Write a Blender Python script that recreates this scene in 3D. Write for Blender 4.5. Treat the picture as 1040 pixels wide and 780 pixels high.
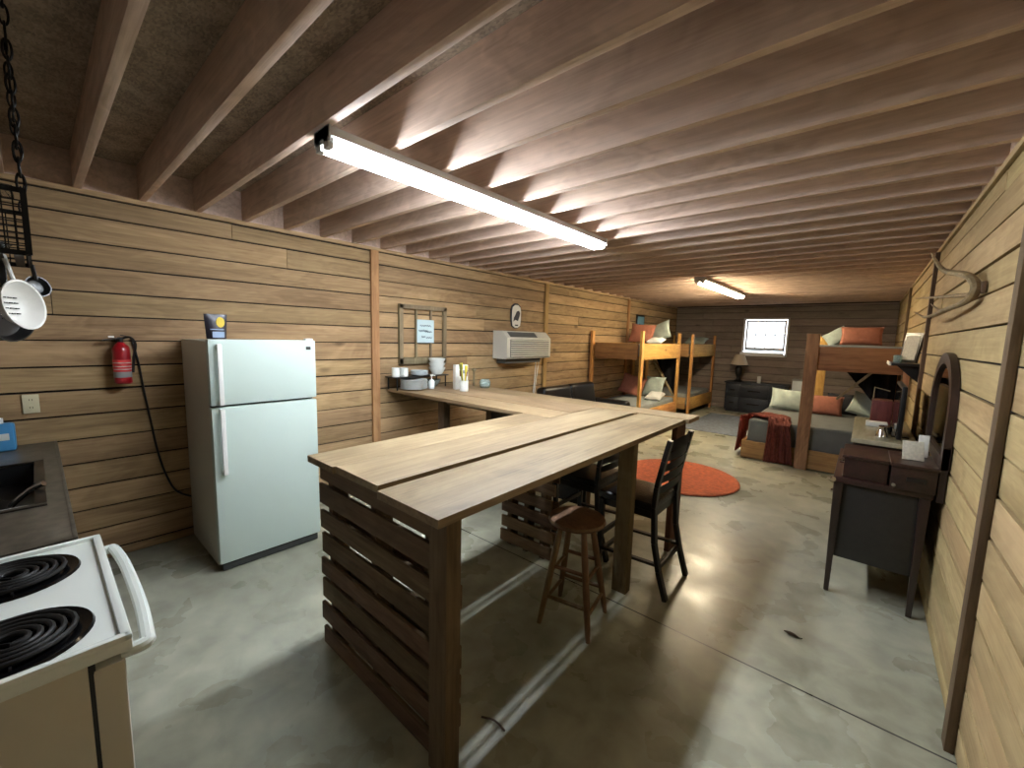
import bpy, bmesh, math, random
from mathutils import Vector, Matrix, Euler
for o in list(bpy.data.objects): bpy.data.objects.remove(o)
sc = bpy.context.scene
COL = sc.collection
PI = math.pi
rnd = random.Random(7)

# ------------------------------------------------------------------ camera, world, exposure
def cam_axes(y, p, r):
    cy, sy, cp, sp, cr, sr = math.cos(y), math.sin(y), math.cos(p), math.sin(p), math.cos(r), math.sin(r)
    f = Vector((sy*cp, cy*cp, sp)); rt = Vector((cy, -sy, 0)); up = rt.cross(f)
    return rt*cr + up*sr, up*cr - rt*sr, f
cd = bpy.data.cameras.new('camera'); cam = bpy.data.objects.new('camera', cd); COL.objects.link(cam)
R_, U_, F_ = cam_axes(-0.70885, -0.114166, 0.025252)
cam.matrix_world = Matrix(((R_.x, U_.x, -F_.x, 0), (R_.y, U_.y, -F_.y, 0), (R_.z, U_.z, -F_.z, 1.68), (0, 0, 0, 1)))
cd.sensor_fit = 'HORIZONTAL'; cd.sensor_width = 36; cd.lens = 36*416.66/1040; cd.clip_start = .02
sc.camera = cam
sc.view_settings.view_transform = 'Standard'; sc.view_settings.look = 'None'
sc.view_settings.gamma = 1; sc.view_settings.use_curve_mapping = False
sc.view_settings.exposure = 1.7
TUBE_NEAR, TUBE_FAR = 40.0, 38.0
WORLD = 1.6
w = bpy.data.worlds.new('daylight'); sc.world = w; w.use_nodes = True
w.node_tree.nodes['Background'].inputs[0].default_value = (.92, .95, 1, 1)
w.node_tree.nodes['Background'].inputs[1].default_value = WORLD

# ------------------------------------------------------------------ materials
def lin(c):
    return tuple(((v/255)/12.92 if v/255 <= .04045 else ((v/255+.055)/1.055)**2.4) for v in c) + (1,)
def newmat(name):
    m = bpy.data.materials.new(name); m.use_nodes = True
    nt = m.node_tree; b = nt.nodes['Principled BSDF']
    return m, nt, b
def N(nt, t, **kw):
    n = nt.nodes.new(t)
    for k, v in kw.items(): setattr(n, k, v)
    return n
def plain(name, col, rough=.5, metal=0, noise=0, nscale=30, spec=.5, bump=0, coat=0, trans=0):
    m, nt, b = newmat(name)
    b.inputs['Base Color'].default_value = lin(col); b.inputs['Roughness'].default_value = rough
    b.inputs['Metallic'].default_value = metal; b.inputs['Specular IOR Level'].default_value = spec
    b.inputs['Coat Weight'].default_value = coat; b.inputs['Transmission Weight'].default_value = trans
    if noise or bump:
        tc = N(nt, 'ShaderNodeTexCoord'); no = N(nt, 'ShaderNodeTexNoise')
        no.inputs['Scale'].default_value = nscale; no.inputs['Detail'].default_value = 5
        nt.links.new(tc.outputs['Object'], no.inputs['Vector'])
        if noise:
            r = N(nt, 'ShaderNodeValToRGB'); c = lin(col)
            r.color_ramp.elements[0].position = .3; r.color_ramp.elements[1].position = .7
            r.color_ramp.elements[0].color = tuple(v*(1-noise) for v in c[:3])+(1,)
            r.color_ramp.elements[1].color = tuple(min(1, v*(1+noise)) for v in c[:3])+(1,)
            nt.links.new(no.outputs['Fac'], r.inputs['Fac']); nt.links.new(r.outputs['Color'], b.inputs['Base Color'])
        if bump:
            bp = N(nt, 'ShaderNodeBump'); bp.inputs['Strength'].default_value = bump; bp.inputs['Distance'].default_value = .01
            nt.links.new(no.outputs['Fac'], bp.inputs['Height']); nt.links.new(bp.outputs['Normal'], b.inputs['Normal'])
    return m
def wood(name, light, dark, grain='Y', rough=.7, scale=1.0, vary=.3, hue=.015, knots=True, stain=.25, spec=.3, ring=.03):
    """sawn timber: streaks along one axis, growth-ring bands, knots, per-board tint"""
    m, nt, b = newmat(name); L = nt.links.new
    tc = N(nt, 'ShaderNodeTexCoord'); geo = N(nt, 'ShaderNodeNewGeometry'); oi = N(nt, 'ShaderNodeObjectInfo')
    add = N(nt, 'ShaderNodeMath', operation='ADD'); L(geo.outputs['Random Per Island'], add.inputs[0]); L(oi.outputs['Random'], add.inputs[1])
    fr = N(nt, 'ShaderNodeMath', operation='FRACT'); L(add.outputs[0], fr.inputs[0])
    off = N(nt, 'ShaderNodeVectorMath', operation='SCALE'); off.inputs[0].default_value = (37.1, 53.7, 71.3); L(fr.outputs[0], off.inputs['Scale'])
    va = N(nt, 'ShaderNodeVectorMath', operation='ADD'); L(tc.outputs['Object'], va.inputs[0]); L(off.outputs[0], va.inputs[1])
    def mapped(along, across):
        mp = N(nt, 'ShaderNodeMapping'); s = {'X': (along, across, across), 'Y': (across, along, across), 'Z': (across, across, along)}[grain]
        mp.inputs['Scale'].default_value = tuple(v*scale for v in s); L(va.outputs[0], mp.inputs['Vector']); return mp
    def nz(along, across, detail, dist):
        n = N(nt, 'ShaderNodeTexNoise'); n.inputs['Scale'].default_value = 1; n.inputs['Detail'].default_value = detail; n.inputs['Roughness'].default_value = .6; n.inputs['Distortion'].default_value = dist
        L(mapped(along, across).outputs[0], n.inputs['Vector']); return n
    n1, n2, n3 = nz(2.2, 70, 5, .3), nz(1.0, 16, 4, .8), nz(.8, 2.4, 4, .6)
    rg = N(nt, 'ShaderNodeMath', operation='MULTIPLY'); rg.inputs[1].default_value = 60; L(n3.outputs['Fac'], rg.inputs[0])
    sn = N(nt, 'ShaderNodeMath', operation='SINE'); L(rg.outputs[0], sn.inputs[0])
    acc = None
    for src, wt in ((n1.outputs['Fac'], .35), (n2.outputs['Fac'], .35), (n3.outputs['Fac'], .30+stain), (sn.outputs[0], ring)):
        ma = N(nt, 'ShaderNodeMath', operation='MULTIPLY_ADD'); ma.inputs[1].default_value = wt; L(src, ma.inputs[0])
        if acc is None: ma.inputs[2].default_value = -.5*stain
        else: L(acc.outputs[0], ma.inputs[2])
        acc = ma
    rp = N(nt, 'ShaderNodeValToRGB'); rp.color_ramp.elements[0].position = .33; rp.color_ramp.elements[1].position = .65
    rp.color_ramp.elements[0].color = lin(dark); rp.color_ramp.elements[1].color = lin(light); L(acc.outputs[0], rp.inputs['Fac'])
    col = rp.outputs['Color']
    if knots:
        vo = N(nt, 'ShaderNodeTexVoronoi'); vo.inputs['Scale'].default_value = 1; L(mapped(1.6, 3.6).outputs[0], vo.inputs['Vector'])
        kr = N(nt, 'ShaderNodeMapRange'); kr.inputs['From Min'].default_value = .05; kr.inputs['From Max'].default_value = .14; kr.inputs['To Min'].default_value = .7; kr.inputs['To Max'].default_value = 0
        L(vo.outputs['Distance'], kr.inputs['Value'])
        ks = N(nt, 'ShaderNodeSeparateColor'); L(vo.outputs['Color'], ks.inputs[0]); kg = N(nt, 'ShaderNodeMath', operation='GREATER_THAN'); kg.inputs[1].default_value = .72; L(ks.outputs[0], kg.inputs[0])
        km = N(nt, 'ShaderNodeMath', operation='MULTIPLY'); L(kr.outputs[0], km.inputs[0]); L(kg.outputs[0], km.inputs[1]); kr = km
        mx = N(nt, 'ShaderNodeMix', data_type='RGBA'); L(kr.outputs[0], mx.inputs['Factor']); L(col, mx.inputs['A'])
        mx.inputs['B'].default_value = tuple(v*.35 for v in lin(dark)[:3])+(1,); col = mx.outputs['Result']
    hs = N(nt, 'ShaderNodeHueSaturation'); L(col, hs.inputs['Color'])
    mr = N(nt, 'ShaderNodeMapRange'); mr.inputs['To Min'].default_value = 1-vary; mr.inputs['To Max'].default_value = 1+vary; L(fr.outputs[0], mr.inputs['Value']); L(mr.outputs[0], hs.inputs['Value'])
    f2 = N(nt, 'ShaderNodeMath', operation='MULTIPLY'); f2.inputs[1].default_value = 7.31; L(fr.outputs[0], f2.inputs[0])
    f3 = N(nt, 'ShaderNodeMath', operation='FRACT'); L(f2.outputs[0], f3.inputs[0])
    mh = N(nt, 'ShaderNodeMapRange'); mh.inputs['To Min'].default_value = .5-hue; mh.inputs['To Max'].default_value = .5+hue; L(f3.outputs[0], mh.inputs['Value']); L(mh.outputs[0], hs.inputs['Hue'])
    L(hs.outputs['Color'], b.inputs['Base Color'])
    bp = N(nt, 'ShaderNodeBump'); bp.inputs['Strength'].default_value = .25; bp.inputs['Distance'].default_value = .004
    L(n1.outputs['Fac'], bp.inputs['Height']); L(bp.outputs['Normal'], b.inputs['Normal'])
    b.inputs['Roughness'].default_value = rough; b.inputs['Specular IOR Level'].default_value = spec
    return m
def concrete():
    m, nt, b = newmat('polished_concrete'); L = nt.links.new
    tc = N(nt, 'ShaderNodeTexCoord')
    def noise(s, d, dist=0):
        n = N(nt, 'ShaderNodeTexNoise'); n.inputs['Scale'].default_value = s; n.inputs['Detail'].default_value = d; n.inputs['Distortion'].default_value = dist; n.inputs['Roughness'].default_value = .5
        L(tc.outputs['Object'], n.inputs['Vector']); return n
    a, c, d = noise(.9, 6, .3), noise(2.6, 9, .25), noise(45, 3)
    r1 = N(nt, 'ShaderNodeValToRGB'); e = r1.color_ramp.elements
    e[0].position = .3; e[0].color = lin((136, 136, 120)); e[1].position = .72; e[1].color = lin((188, 188, 170)); L(a.outputs['Fac'], r1.inputs['Fac'])
    r2 = N(nt, 'ShaderNodeValToRGB'); e = r2.color_ramp.elements
    e[0].position = .22; e[0].color = (.55, .55, .52, 1); e[1].position = .74; e[1].color = (1, 1, 1, 1); L(c.outputs['Fac'], r2.inputs['Fac'])
    mx = N(nt, 'ShaderNodeMix', data_type='RGBA', blend_type='MULTIPLY'); mx.inputs['Factor'].default_value = .5; L(r1.outputs[0], mx.inputs['A']); L(r2.outputs[0], mx.inputs['B'])
    sx = N(nt, 'ShaderNodeSeparateXYZ'); L(tc.outputs['Object'], sx.inputs[0])
    fac = None
    for ax, v in (('Y', 2.33), ('Y', 5.9), ('Y', 9.4), ('Y', 13)):          # saw-cut control joints
        s = N(nt, 'ShaderNodeMath', operation='SUBTRACT'); s.inputs[1].default_value = v; L(sx.outputs[ax], s.inputs[0])
        ab = N(nt, 'ShaderNodeMath', operation='ABSOLUTE'); L(s.outputs[0], ab.inputs[0])
        lt = N(nt, 'ShaderNodeMath', operation='LESS_THAN'); lt.inputs[1].default_value = .005; L(ab.outputs[0], lt.inputs[0])
        if fac is None:
            gx = N(nt, 'ShaderNodeMath', operation='GREATER_THAN'); gx.inputs[1].default_value = -2.7; L(sx.outputs['X'], gx.inputs[0])
            mm = N(nt, 'ShaderNodeMath', operation='MULTIPLY'); L(lt.outputs[0], mm.inputs[0]); L(gx.outputs[0], mm.inputs[1]); fac = mm
        else:
            mxm = N(nt, 'ShaderNodeMath', operation='MAXIMUM'); L(fac.outputs[0], mxm.inputs[0]); L(lt.outputs[0], mxm.inputs[1]); fac = mxm
    m2 = N(nt, 'ShaderNodeMix', data_type='RGBA'); L(fac.outputs[0], m2.inputs['Factor']); L(mx.outputs['Result'], m2.inputs['A']); m2.inputs['B'].default_value = lin((48, 46, 42))
    g = noise(7, 6, .4); r3 = N(nt, 'ShaderNodeValToRGB'); e = r3.color_ramp.elements
    e[0].position = .3; e[0].color = (.74, .74, .71, 1); e[1].position = .68; e[1].color = (1.12, 1.12, 1.1, 1); L(g.outputs['Fac'], r3.inputs['Fac'])
    m3 = N(nt, 'ShaderNodeMix', data_type='RGBA', blend_type='MULTIPLY'); m3.inputs['Factor'].default_value = 1; L(m2.outputs['Result'], m3.inputs['A']); L(r3.outputs[0], m3.inputs['B'])
    L(m3.outputs['Result'], b.inputs['Base Color'])
    rr = N(nt, 'ShaderNodeMapRange'); rr.inputs['From Min'].default_value = .3; rr.inputs['From Max'].default_value = .7; rr.inputs['To Min'].default_value = .2; rr.inputs['To Max'].default_value = .42; L(c.outputs['Fac'], rr.inputs['Value']); L(rr.outputs[0], b.inputs['Roughness'])
    bp = N(nt, 'ShaderNodeBump'); bp.inputs['Strength'].default_value = .12; bp.inputs['Distance'].default_value = .01
    ad = N(nt, 'ShaderNodeMath', operation='MULTIPLY_ADD'); ad.inputs[1].default_value = .3; L(d.outputs['Fac'], ad.inputs[0]); L(c.outputs['Fac'], ad.inputs[2])
    L(ad.outputs[0], bp.inputs['Height']); L(bp.outputs['Normal'], b.inputs['Normal'])
    return m
def osb(name, light, dark):
    m, nt, b = newmat(name); L = nt.links.new
    tc = N(nt, 'ShaderNodeTexCoord'); v = N(nt, 'ShaderNodeTexVoronoi'); v.inputs['Scale'].default_value = 1
    mp = N(nt, 'ShaderNodeMapping'); mp.inputs['Scale'].default_value = (60, 130, 60); mp.inputs['Rotation'].default_value = (0, 0, .5); L(tc.outputs['Object'], mp.inputs[0])
    no = N(nt, 'ShaderNodeTexNoise'); no.inputs['Scale'].default_value = 9; no.inputs['Detail'].default_value = 4; L(tc.outputs['Object'], no.inputs['Vector'])
    L(mp.outputs[0], v.inputs['Vector'])
    sp = N(nt, 'ShaderNodeSeparateColor'); L(v.outputs['Color'], sp.inputs[0])
    ad = N(nt, 'ShaderNodeMath', operation='MULTIPLY_ADD'); ad.inputs[1].default_value = .4; L(sp.outputs[0], ad.inputs[0]); L(no.outputs['Fac'], ad.inputs[2])
    r = N(nt, 'ShaderNodeValToRGB'); r.color_ramp.elements[0].position = .45; r.color_ramp.elements[1].position = 1.0
    r.color_ramp.elements[0].color = lin(dark); r.color_ramp.elements[1].color = lin(light); L(ad.outputs[0], r.inputs[0]); L(r.outputs[0], b.inputs['Base Color'])
    b.inputs['Roughness'].default_value = .85; return m
def emit(name, col, s):
    m, nt, b = newmat(name); b.inputs['Base Color'].default_value = (.8, .8, .8, 1)
    b.inputs['Emission Color'].default_value = lin(col); b.inputs['Emission Strength'].default_value = s; return m
def glassmat(name, tint=(235, 242, 242), alpha=.2, rough=.04):
    m, nt, b = newmat(name); out = nt.nodes['Material Output']
    tr = N(nt, 'ShaderNodeBsdfTransparent'); tr.inputs[0].default_value = lin(tint)
    b.inputs['Base Color'].default_value = lin(tint); b.inputs['Roughness'].default_value = rough
    mx = N(nt, 'ShaderNodeMixShader'); mx.inputs[0].default_value = alpha
    nt.links.new(tr.outputs[0], mx.inputs[1]); nt.links.new(b.outputs[0], mx.inputs[2]); nt.links.new(mx.outputs[0], out.inputs[0]); return m

M = dict(
    wall_left=wood('pine_wall_boards', (182, 153, 113), (126, 101, 71), 'Y', .75, vary=.18, hue=.005, stain=.2),
    wall_right=wood('pale_wall_boards', (184, 161, 117), (146, 123, 83), 'Y', .75, vary=.1, hue=.008, stain=.3),
    wall_far=wood('far_wall_boards', (150, 138, 128), (118, 107, 97), 'X', .75, vary=.12, stain=.2),
    batten=wood('batten_pine', (190, 150, 100), (130, 94, 58), 'Z', .75, vary=.1),
    batten_dark=wood('batten_walnut', (112, 92, 68), (66, 52, 38), 'Z', .75, vary=.1),
    gap=plain('wall_backing', (26, 20, 14), .9),
    joist=wood('joist_pine', (218, 194, 176), (176, 153, 137), 'X', .75, vary=.06, hue=.004, stain=.1, knots=False, ring=.05),
    deck=osb('deck_osb', (170, 150, 128), (122, 106, 90)),
    concrete=concrete(),
    top=wood('island_top_boards', (164, 144, 110), (108, 88, 62), 'Y', .6, vary=.06, hue=.004, stain=.3, spec=.4, ring=.02),
    topx=wood('wing_top_boards', (166, 142, 108), (116, 94, 66), 'X', .6, vary=.08, hue=.004, stain=.3, spec=.4, ring=.02),
    pallet=wood('pallet_slats', (128, 104, 80), (80, 63, 47), 'X', .85, vary=.18, stain=.25),
    palletz=wood('pallet_posts', (118, 98, 74), (76, 62, 46), 'Z', .85, vary=.15),
    panelred=wood('reddish_board', (104, 66, 46), (58, 34, 24), 'Z', .6, vary=.1),
    stool=wood('stool_wood', (126, 98, 70), (90, 68, 47), 'Z', .45, vary=.1, knots=False),
    bunk=wood('bunk_pine', (214, 166, 94), (160, 112, 58), 'Z', .65, vary=.12),
    bunky=wood('bunk_pine_rail', (214, 166, 94), (160, 112, 58), 'Y', .65, vary=.12),
    bunkx_shaded=wood('bunk_pine_shaded', (178, 134, 88), (120, 84, 52), 'X', .65, vary=.12),  # darker copy of the bunk pine, shade of the cross rails in its colour
    bunkr_shaded=wood('bunk_post_shaded', (176, 136, 98), (120, 86, 58), 'Z', .65, vary=.1),  # near posts of the right bunk: pine darkened to carry their shade
    vanity=wood('mahogany', (60, 38, 32), (34, 24, 20), 'Y', .3, vary=.1, knots=False, spec=.5),
    vanityz=wood('mahogany_upright', (54, 38, 31), (30, 22, 18), 'Z', .35, vary=.1, knots=False, spec=.5),
    vanpanel=plain('dark_panel', (36, 34, 31), .5, noise=.2),
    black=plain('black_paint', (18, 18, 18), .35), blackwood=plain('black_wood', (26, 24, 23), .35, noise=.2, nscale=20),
    leather=plain('black_leather', (22, 22, 24), .28, bump=.25, nscale=60),
    iron=plain('black_iron', (22, 20, 18), .5, metal=.6), steel=plain('brushed_steel', (170, 172, 172), .25, metal=1),
    chrome=plain('chrome', (215, 215, 215), .12, metal=1),
    enamel=plain('white_enamel', (226, 232, 226), .22, coat=.3), almond=plain('stove_side_enamel', (206, 200, 184), .4),
    fridge=plain('fridge_white', (195, 211, 203), .38, bump=.04, nscale=160), fridgeside=plain('fridge_side', (200, 198, 186), .5),
    gasket=plain('grey_gasket', (52, 54, 52), .7), drip=plain('drip_bowl', (20, 20, 22), .18, metal=.5), coil=plain('burner_coil', (14, 13, 13), .55),
    laminate=plain('dark_laminate', (76, 72, 64), .34, noise=.5, nscale=22), cabinet=wood('dark_cabinet', (70, 48, 32), (36, 24, 16), 'Z', .5, knots=False, vary=.1),
    sink=plain('dark_sink', (18, 19, 20), .3),
    white=plain('white_plastic', (232, 232, 226), .45), ceramic=plain('white_ceramic', (222, 226, 222), .2), ceramicblue=plain('bluegrey_ceramic', (208, 218, 220), .25),
    plate=plain('outlet_ivory', (206, 198, 164), .5), slot=plain('slot_dark', (50, 46, 40), .6),
    red=plain('extinguisher_red', (150, 14, 26), .28, coat=.4), labelw=plain('label_white', (214, 212, 204), .6), labelr=plain('label_red', (206, 60, 62), .6), labelg=plain('label_grey', (150, 152, 150), .6),
    blue=plain('blue_plastic', (70, 140, 190), .35), fixture=plain('fixture_white', (216, 220, 222), .4),
    tube=emit('lit_tube', (238, 246, 255), TUBE_NEAR), tubefar=emit('lit_tube_far', (255, 234, 196), TUBE_FAR),
    acbody=plain('ac_grey_beige', (204, 202, 190), .5), acdark=plain('ac_dark', (86, 88, 86), .6),
    sage=plain('sage_cotton', (154, 166, 158), .9, noise=.1, nscale=14, bump=.15), orange=plain('rust_cotton', (150, 94, 74), .9, noise=.12, nscale=20, bump=.15),
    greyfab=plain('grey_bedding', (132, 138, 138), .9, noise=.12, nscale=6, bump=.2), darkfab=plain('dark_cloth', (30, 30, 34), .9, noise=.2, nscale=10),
    whitefab=plain('white_cotton', (206, 208, 206), .9, bump=.2, nscale=12), mattress=plain('charcoal_sheet', (92, 95, 92), .8, noise=.12, nscale=8, bump=.2),
    throw=plain('rust_throw', (134, 74, 62), .95, noise=.2, nscale=30, bump=.4), rug=plain('orange_shag', (172, 86, 50), 1, noise=.35, nscale=26, bump=.8),
    greyrug=plain('grey_weave', (104, 112, 122), 1, noise=.3, nscale=16, bump=.4),
    navy=plain('navy_black_paint', (30, 36, 46), .45, noise=.15), shade=plain('lamp_shade_linen', (190, 178, 160), .8), vinyl=plain('white_vinyl', (232, 234, 236), .4),
    glass=glassmat('window_glass', (245, 250, 252), .1), clear=glassmat('clear_glass', (222, 232, 228), .25), mirror=plain('mirror_glass', (190, 190, 184), .04, metal=1),
    antler=wood('antler_bone', (150, 126, 92), (88, 70, 48), 'X', .6, knots=False, vary=.05), frame=wood('grey_frame_wood', (148, 134, 104), (104, 92, 70), 'Z', .75, vary=.1, knots=False),
    signblue=plain('pale_blue_board', (196, 218, 222), .7), ink=plain('navy_ink', (48, 70, 98), .7), inkdark=plain('dark_ink', (42, 40, 50), .7),
    picblue=plain('picture_sky', (96, 142, 164), .6), picdark=plain('picture_dark', (42, 58, 66), .6), paper=plain('paper', (196, 190, 172), .8, noise=.15, nscale=60),
    bagdark=plain('foil_dark', (40, 38, 46), .3, metal=.2), bagyel=plain('foil_yellow', (206, 180, 60), .4), bagblue=plain('foil_blue', (140, 160, 186), .4),
    yellow=plain('yellow_handle', (206, 192, 60), .4), green=plain('olive_handle', (112, 116, 52), .4), copper=plain('brown_handle', (120, 58, 34), .4),
    tan=wood('tan_tabletop', (178, 170, 142), (148, 140, 112), 'Y', .25, knots=False, vary=.05, spec=.6), screen=plain('black_screen', (10, 10, 12), .08), redbox=wood('red_brown_box', (120, 70, 58), (80, 44, 36), 'Z', .5, knots=False),
    cork=plain('leaf_litter', (58, 40, 26), .9),
)

# ------------------------------------------------------------------ mesh helpers
class B:
    """collects shapes in one bmesh; out() links them as ONE mesh object"""
    def __init__(s): s.bm = bmesh.new()
    def _new(s, tmp, mat=None):
        if mat is not None: bmesh.ops.transform(tmp, matrix=mat, verts=tmp.verts)
        me = bpy.data.meshes.new('t'); tmp.to_mesh(me); tmp.free(); s.bm.from_mesh(me); bpy.data.meshes.remove(me); return s
    def box(s, c, d, bev=0, rot=(0, 0, 0), seg=2, taper=1):
        t = bmesh.new(); bmesh.ops.create_cube(t, size=1)
        for v in t.verts:
            k = taper if v.co.z < 0 else 1
            v.co = Vector((v.co.x*d[0]*k, v.co.y*d[1]*k, v.co.z*d[2]))
        if bev: bmesh.ops.bevel(t, geom=t.edges[:], offset=bev, segments=seg, profile=.6, affect='EDGES')
        return s._new(t, Matrix.Translation(c) @ Euler(rot).to_matrix().to_4x4())
    def bb(s, x0, x1, y0, y1, z0, z1, bev=0):
        return s.box(((x0+x1)/2, (y0+y1)/2, (z0+z1)/2), (abs(x1-x0), abs(y1-y0), abs(z1-z0)), bev)
    def beam(s, p, q, wd, ht, up=(0, 0, 1), bev=0):
        p, q = Vector(p), Vector(q); z = (q-p); l = z.length; z.normalize(); u = Vector(up)
        x = u.cross(z); x = x.normalized() if x.length > 1e-5 else Vector((1, 0, 0)); y = z.cross(x)
        t = bmesh.new(); bmesh.ops.create_cube(t, size=1)
        for v in t.verts: v.co = Vector((v.co.x*wd, v.co.y*ht, v.co.z*l))
        if bev: bmesh.ops.bevel(t, geom=t.edges[:], offset=bev, segments=1, affect='EDGES')
        m = Matrix((x, y, z)).transposed().to_4x4(); m.translation = (p+q)/2
        return s._new(t, m)
    def cyl(s, p, q, r0, r1=None, seg=16):
        p, q = Vector(p), Vector(q); r1 = r0 if r1 is None else r1; d = q-p
        t = bmesh.new(); bmesh.ops.create_cone(t, cap_ends=True, segments=seg, radius1=r0, radius2=r1, depth=d.length)
        m = d.to_track_quat('Z', 'Y').to_matrix().to_4x4(); m.translation = (p+q)/2
        return s._new(t, m)
    def lathe(s, prof, c=(0, 0, 0), seg=28, mat=None):
        t = bmesh.new(); rings = []
        for r, z in prof:
            rings.append([t.verts.new((r*math.cos(2*PI*i/seg), r*math.sin(2*PI*i/seg), z)) for i in range(seg)] if r > 1e-6 else [t.verts.new((0, 0, z))])
        for a, b in zip(rings, rings[1:]):
            for i in range(seg):
                j = (i+1) % seg
                f = [a[i % len(a)], a[j % len(a)], b[j % len(b)], b[i % len(b)]]
                f = list(dict.fromkeys(f))
                if len(f) > 2: t.faces.new(f)
        bmesh.ops.recalc_face_normals(t, faces=t.faces)
        m = Matrix.Translation(c)
        if mat is not None: m = m @ mat
        return s._new(t, m)
    def tube(s, pts, r, seg=8, closed=False, radii=None):
        pts = [Vector(p) for p in pts]; n = len(pts); t = bmesh.new(); rings = []; prev = None
        for i, p in enumerate(pts):
            a = pts[i-1] if (i or closed) else p; b = pts[(i+1) % n] if (i < n-1 or closed) else p
            tg = (b-a).normalized()
            if prev is None:
                prev = tg.orthogonal().normalized()
            prev = (prev - tg*prev.dot(tg)).normalized(); o = tg.cross(prev); rr = radii[i] if radii else r
            rings.append([t.verts.new(p + prev*rr*math.cos(2*PI*k/seg) + o*rr*math.sin(2*PI*k/seg)) for k in range(seg)])
        m = n if closed else n-1
        for i in range(m):
            a, b = rings[i], rings[(i+1) % n]
            for k in range(seg): t.faces.new((a[k], a[(k+1) % seg], b[(k+1) % seg], b[k]))
        if not closed: t.faces.new(rings[0][::-1]); t.faces.new(rings[-1])
        bmesh.ops.recalc_face_normals(t, faces=t.faces)
        return s._new(t)
    def prism(s, pts, n, depth, org=(0, 0, 0), ux=(1, 0, 0), uy=(0, 0, 1)):
        """2-D outline in the plane (ux, uy) at org, thickened along n"""
        t = bmesh.new(); o, ux, uy, n = Vector(org), Vector(ux), Vector(uy), Vector(n)
        a = [t.verts.new(o+ux*p[0]+uy*p[1]) for p in pts]; b = [t.verts.new(o+ux*p[0]+uy*p[1]+n*depth) for p in pts]
        t.faces.new(a); t.faces.new(b[::-1])
        for i in range(len(pts)): t.faces.new((a[i], b[i], b[(i+1) % len(pts)], a[(i+1) % len(pts)]))
        bmesh.ops.recalc_face_normals(t, faces=t.faces)
        return s._new(t)
    def grid(s, fn, nu, nv, thick=0):
        t = bmesh.new(); g = [[t.verts.new(fn(i/nu, j/nv)) for j in range(nv+1)] for i in range(nu+1)]
        for i in range(nu):
            for j in range(nv): t.faces.new((g[i][j], g[i+1][j], g[i+1][j+1], g[i][j+1]))
        if thick: bmesh.ops.solidify(t, geom=t.faces[:], thickness=thick)
        bmesh.ops.recalc_face_normals(t, faces=t.faces)
        return s._new(t)
    def pillow(s, c, wd, ht, th, rot=(0, 0, 0), n=14):
        """soft cushion: width along x, height along z, thickness along y"""
        t = bmesh.new(); side = {}
        for sg in (1, -1):
            for i in range(n+1):
                for j in range(n+1):
                    u, v = 2*i/n-1, 2*j/n-1
                    e = (1-abs(u)**2.6)*(1-abs(v)**2.6); y = sg*th/2*max(0, e)**.45
                    k = 1-.07*(1-abs(u)**2)*abs(v)**4; k2 = 1-.07*(1-abs(v)**2)*abs(u)**4
                    if sg == -1 and (i in (0, n) or j in (0, n)): side[sg, i, j] = side[1, i, j]
                    else: side[sg, i, j] = t.verts.new((u*wd/2*k2, y + .004*math.sin(5*u+3*v), v*ht/2*k))
            for i in range(n):
                for j in range(n):
                    f = (side[sg, i, j], side[sg, i+1, j], side[sg, i+1, j+1], side[sg, i, j+1])
                    t.faces.new(f)
        bmesh.ops.recalc_face_normals(t, faces=t.faces)
        return s._new(t, Matrix.Translation(c) @ Euler(rot).to_matrix().to_4x4())
    def out(s, name, mat, parent=None, kind=None, sharp=32, world=True):
        bm = s.bm
        for f in bm.faces: f.smooth = True
        for e in bm.edges:
            if len(e.link_faces) == 2 and e.calc_face_angle(0) > math.radians(sharp): e.smooth = False
        me = bpy.data.meshes.new(name); bm.to_mesh(me); bm.free()
        me.materials.append(M[mat] if isinstance(mat, str) else mat)
        o = bpy.data.objects.new(name, me); COL.objects.link(o)
        if parent is not None:
            o.parent = parent
            p = parent
            while p.parent is not None: p = p.parent
            if world and p.location.length: me.transform(Matrix.Translation(-p.location))
        elif world:                                # origin at the base of the thing
            vs = me.vertices
            if len(vs):
                xs = [v.co.x for v in vs]; ys = [v.co.y for v in vs]; zs = [v.co.z for v in vs]
                c = Vector(((min(xs)+max(xs))/2, (min(ys)+max(ys))/2, min(zs)))
                me.transform(Matrix.Translation(-c)); o.location = c
        if kind: o['kind'] = kind
        return o
def tag(o, label, cat, group=None):
    o['label'] = label; o['category'] = cat
    if group: o['group'] = group
    return o
def thing(name, label, cat, loc, group=None):
    o = bpy.data.objects.new(name, None); COL.objects.link(o); o.location = loc; o.empty_display_size = .1
    return tag(o, label, cat, group)
def copy_tree(o, loc=None, label=None, parent=None):
    c = o.copy(); COL.objects.link(c)
    if parent is not None: c.parent = parent
    if loc is not None: c.location = loc
    if label: c['label'] = label
    for ch in list(o.children): copy_tree(ch, parent=c)
    return c
def lab(o, text): o['label'] = text; return o

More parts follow.
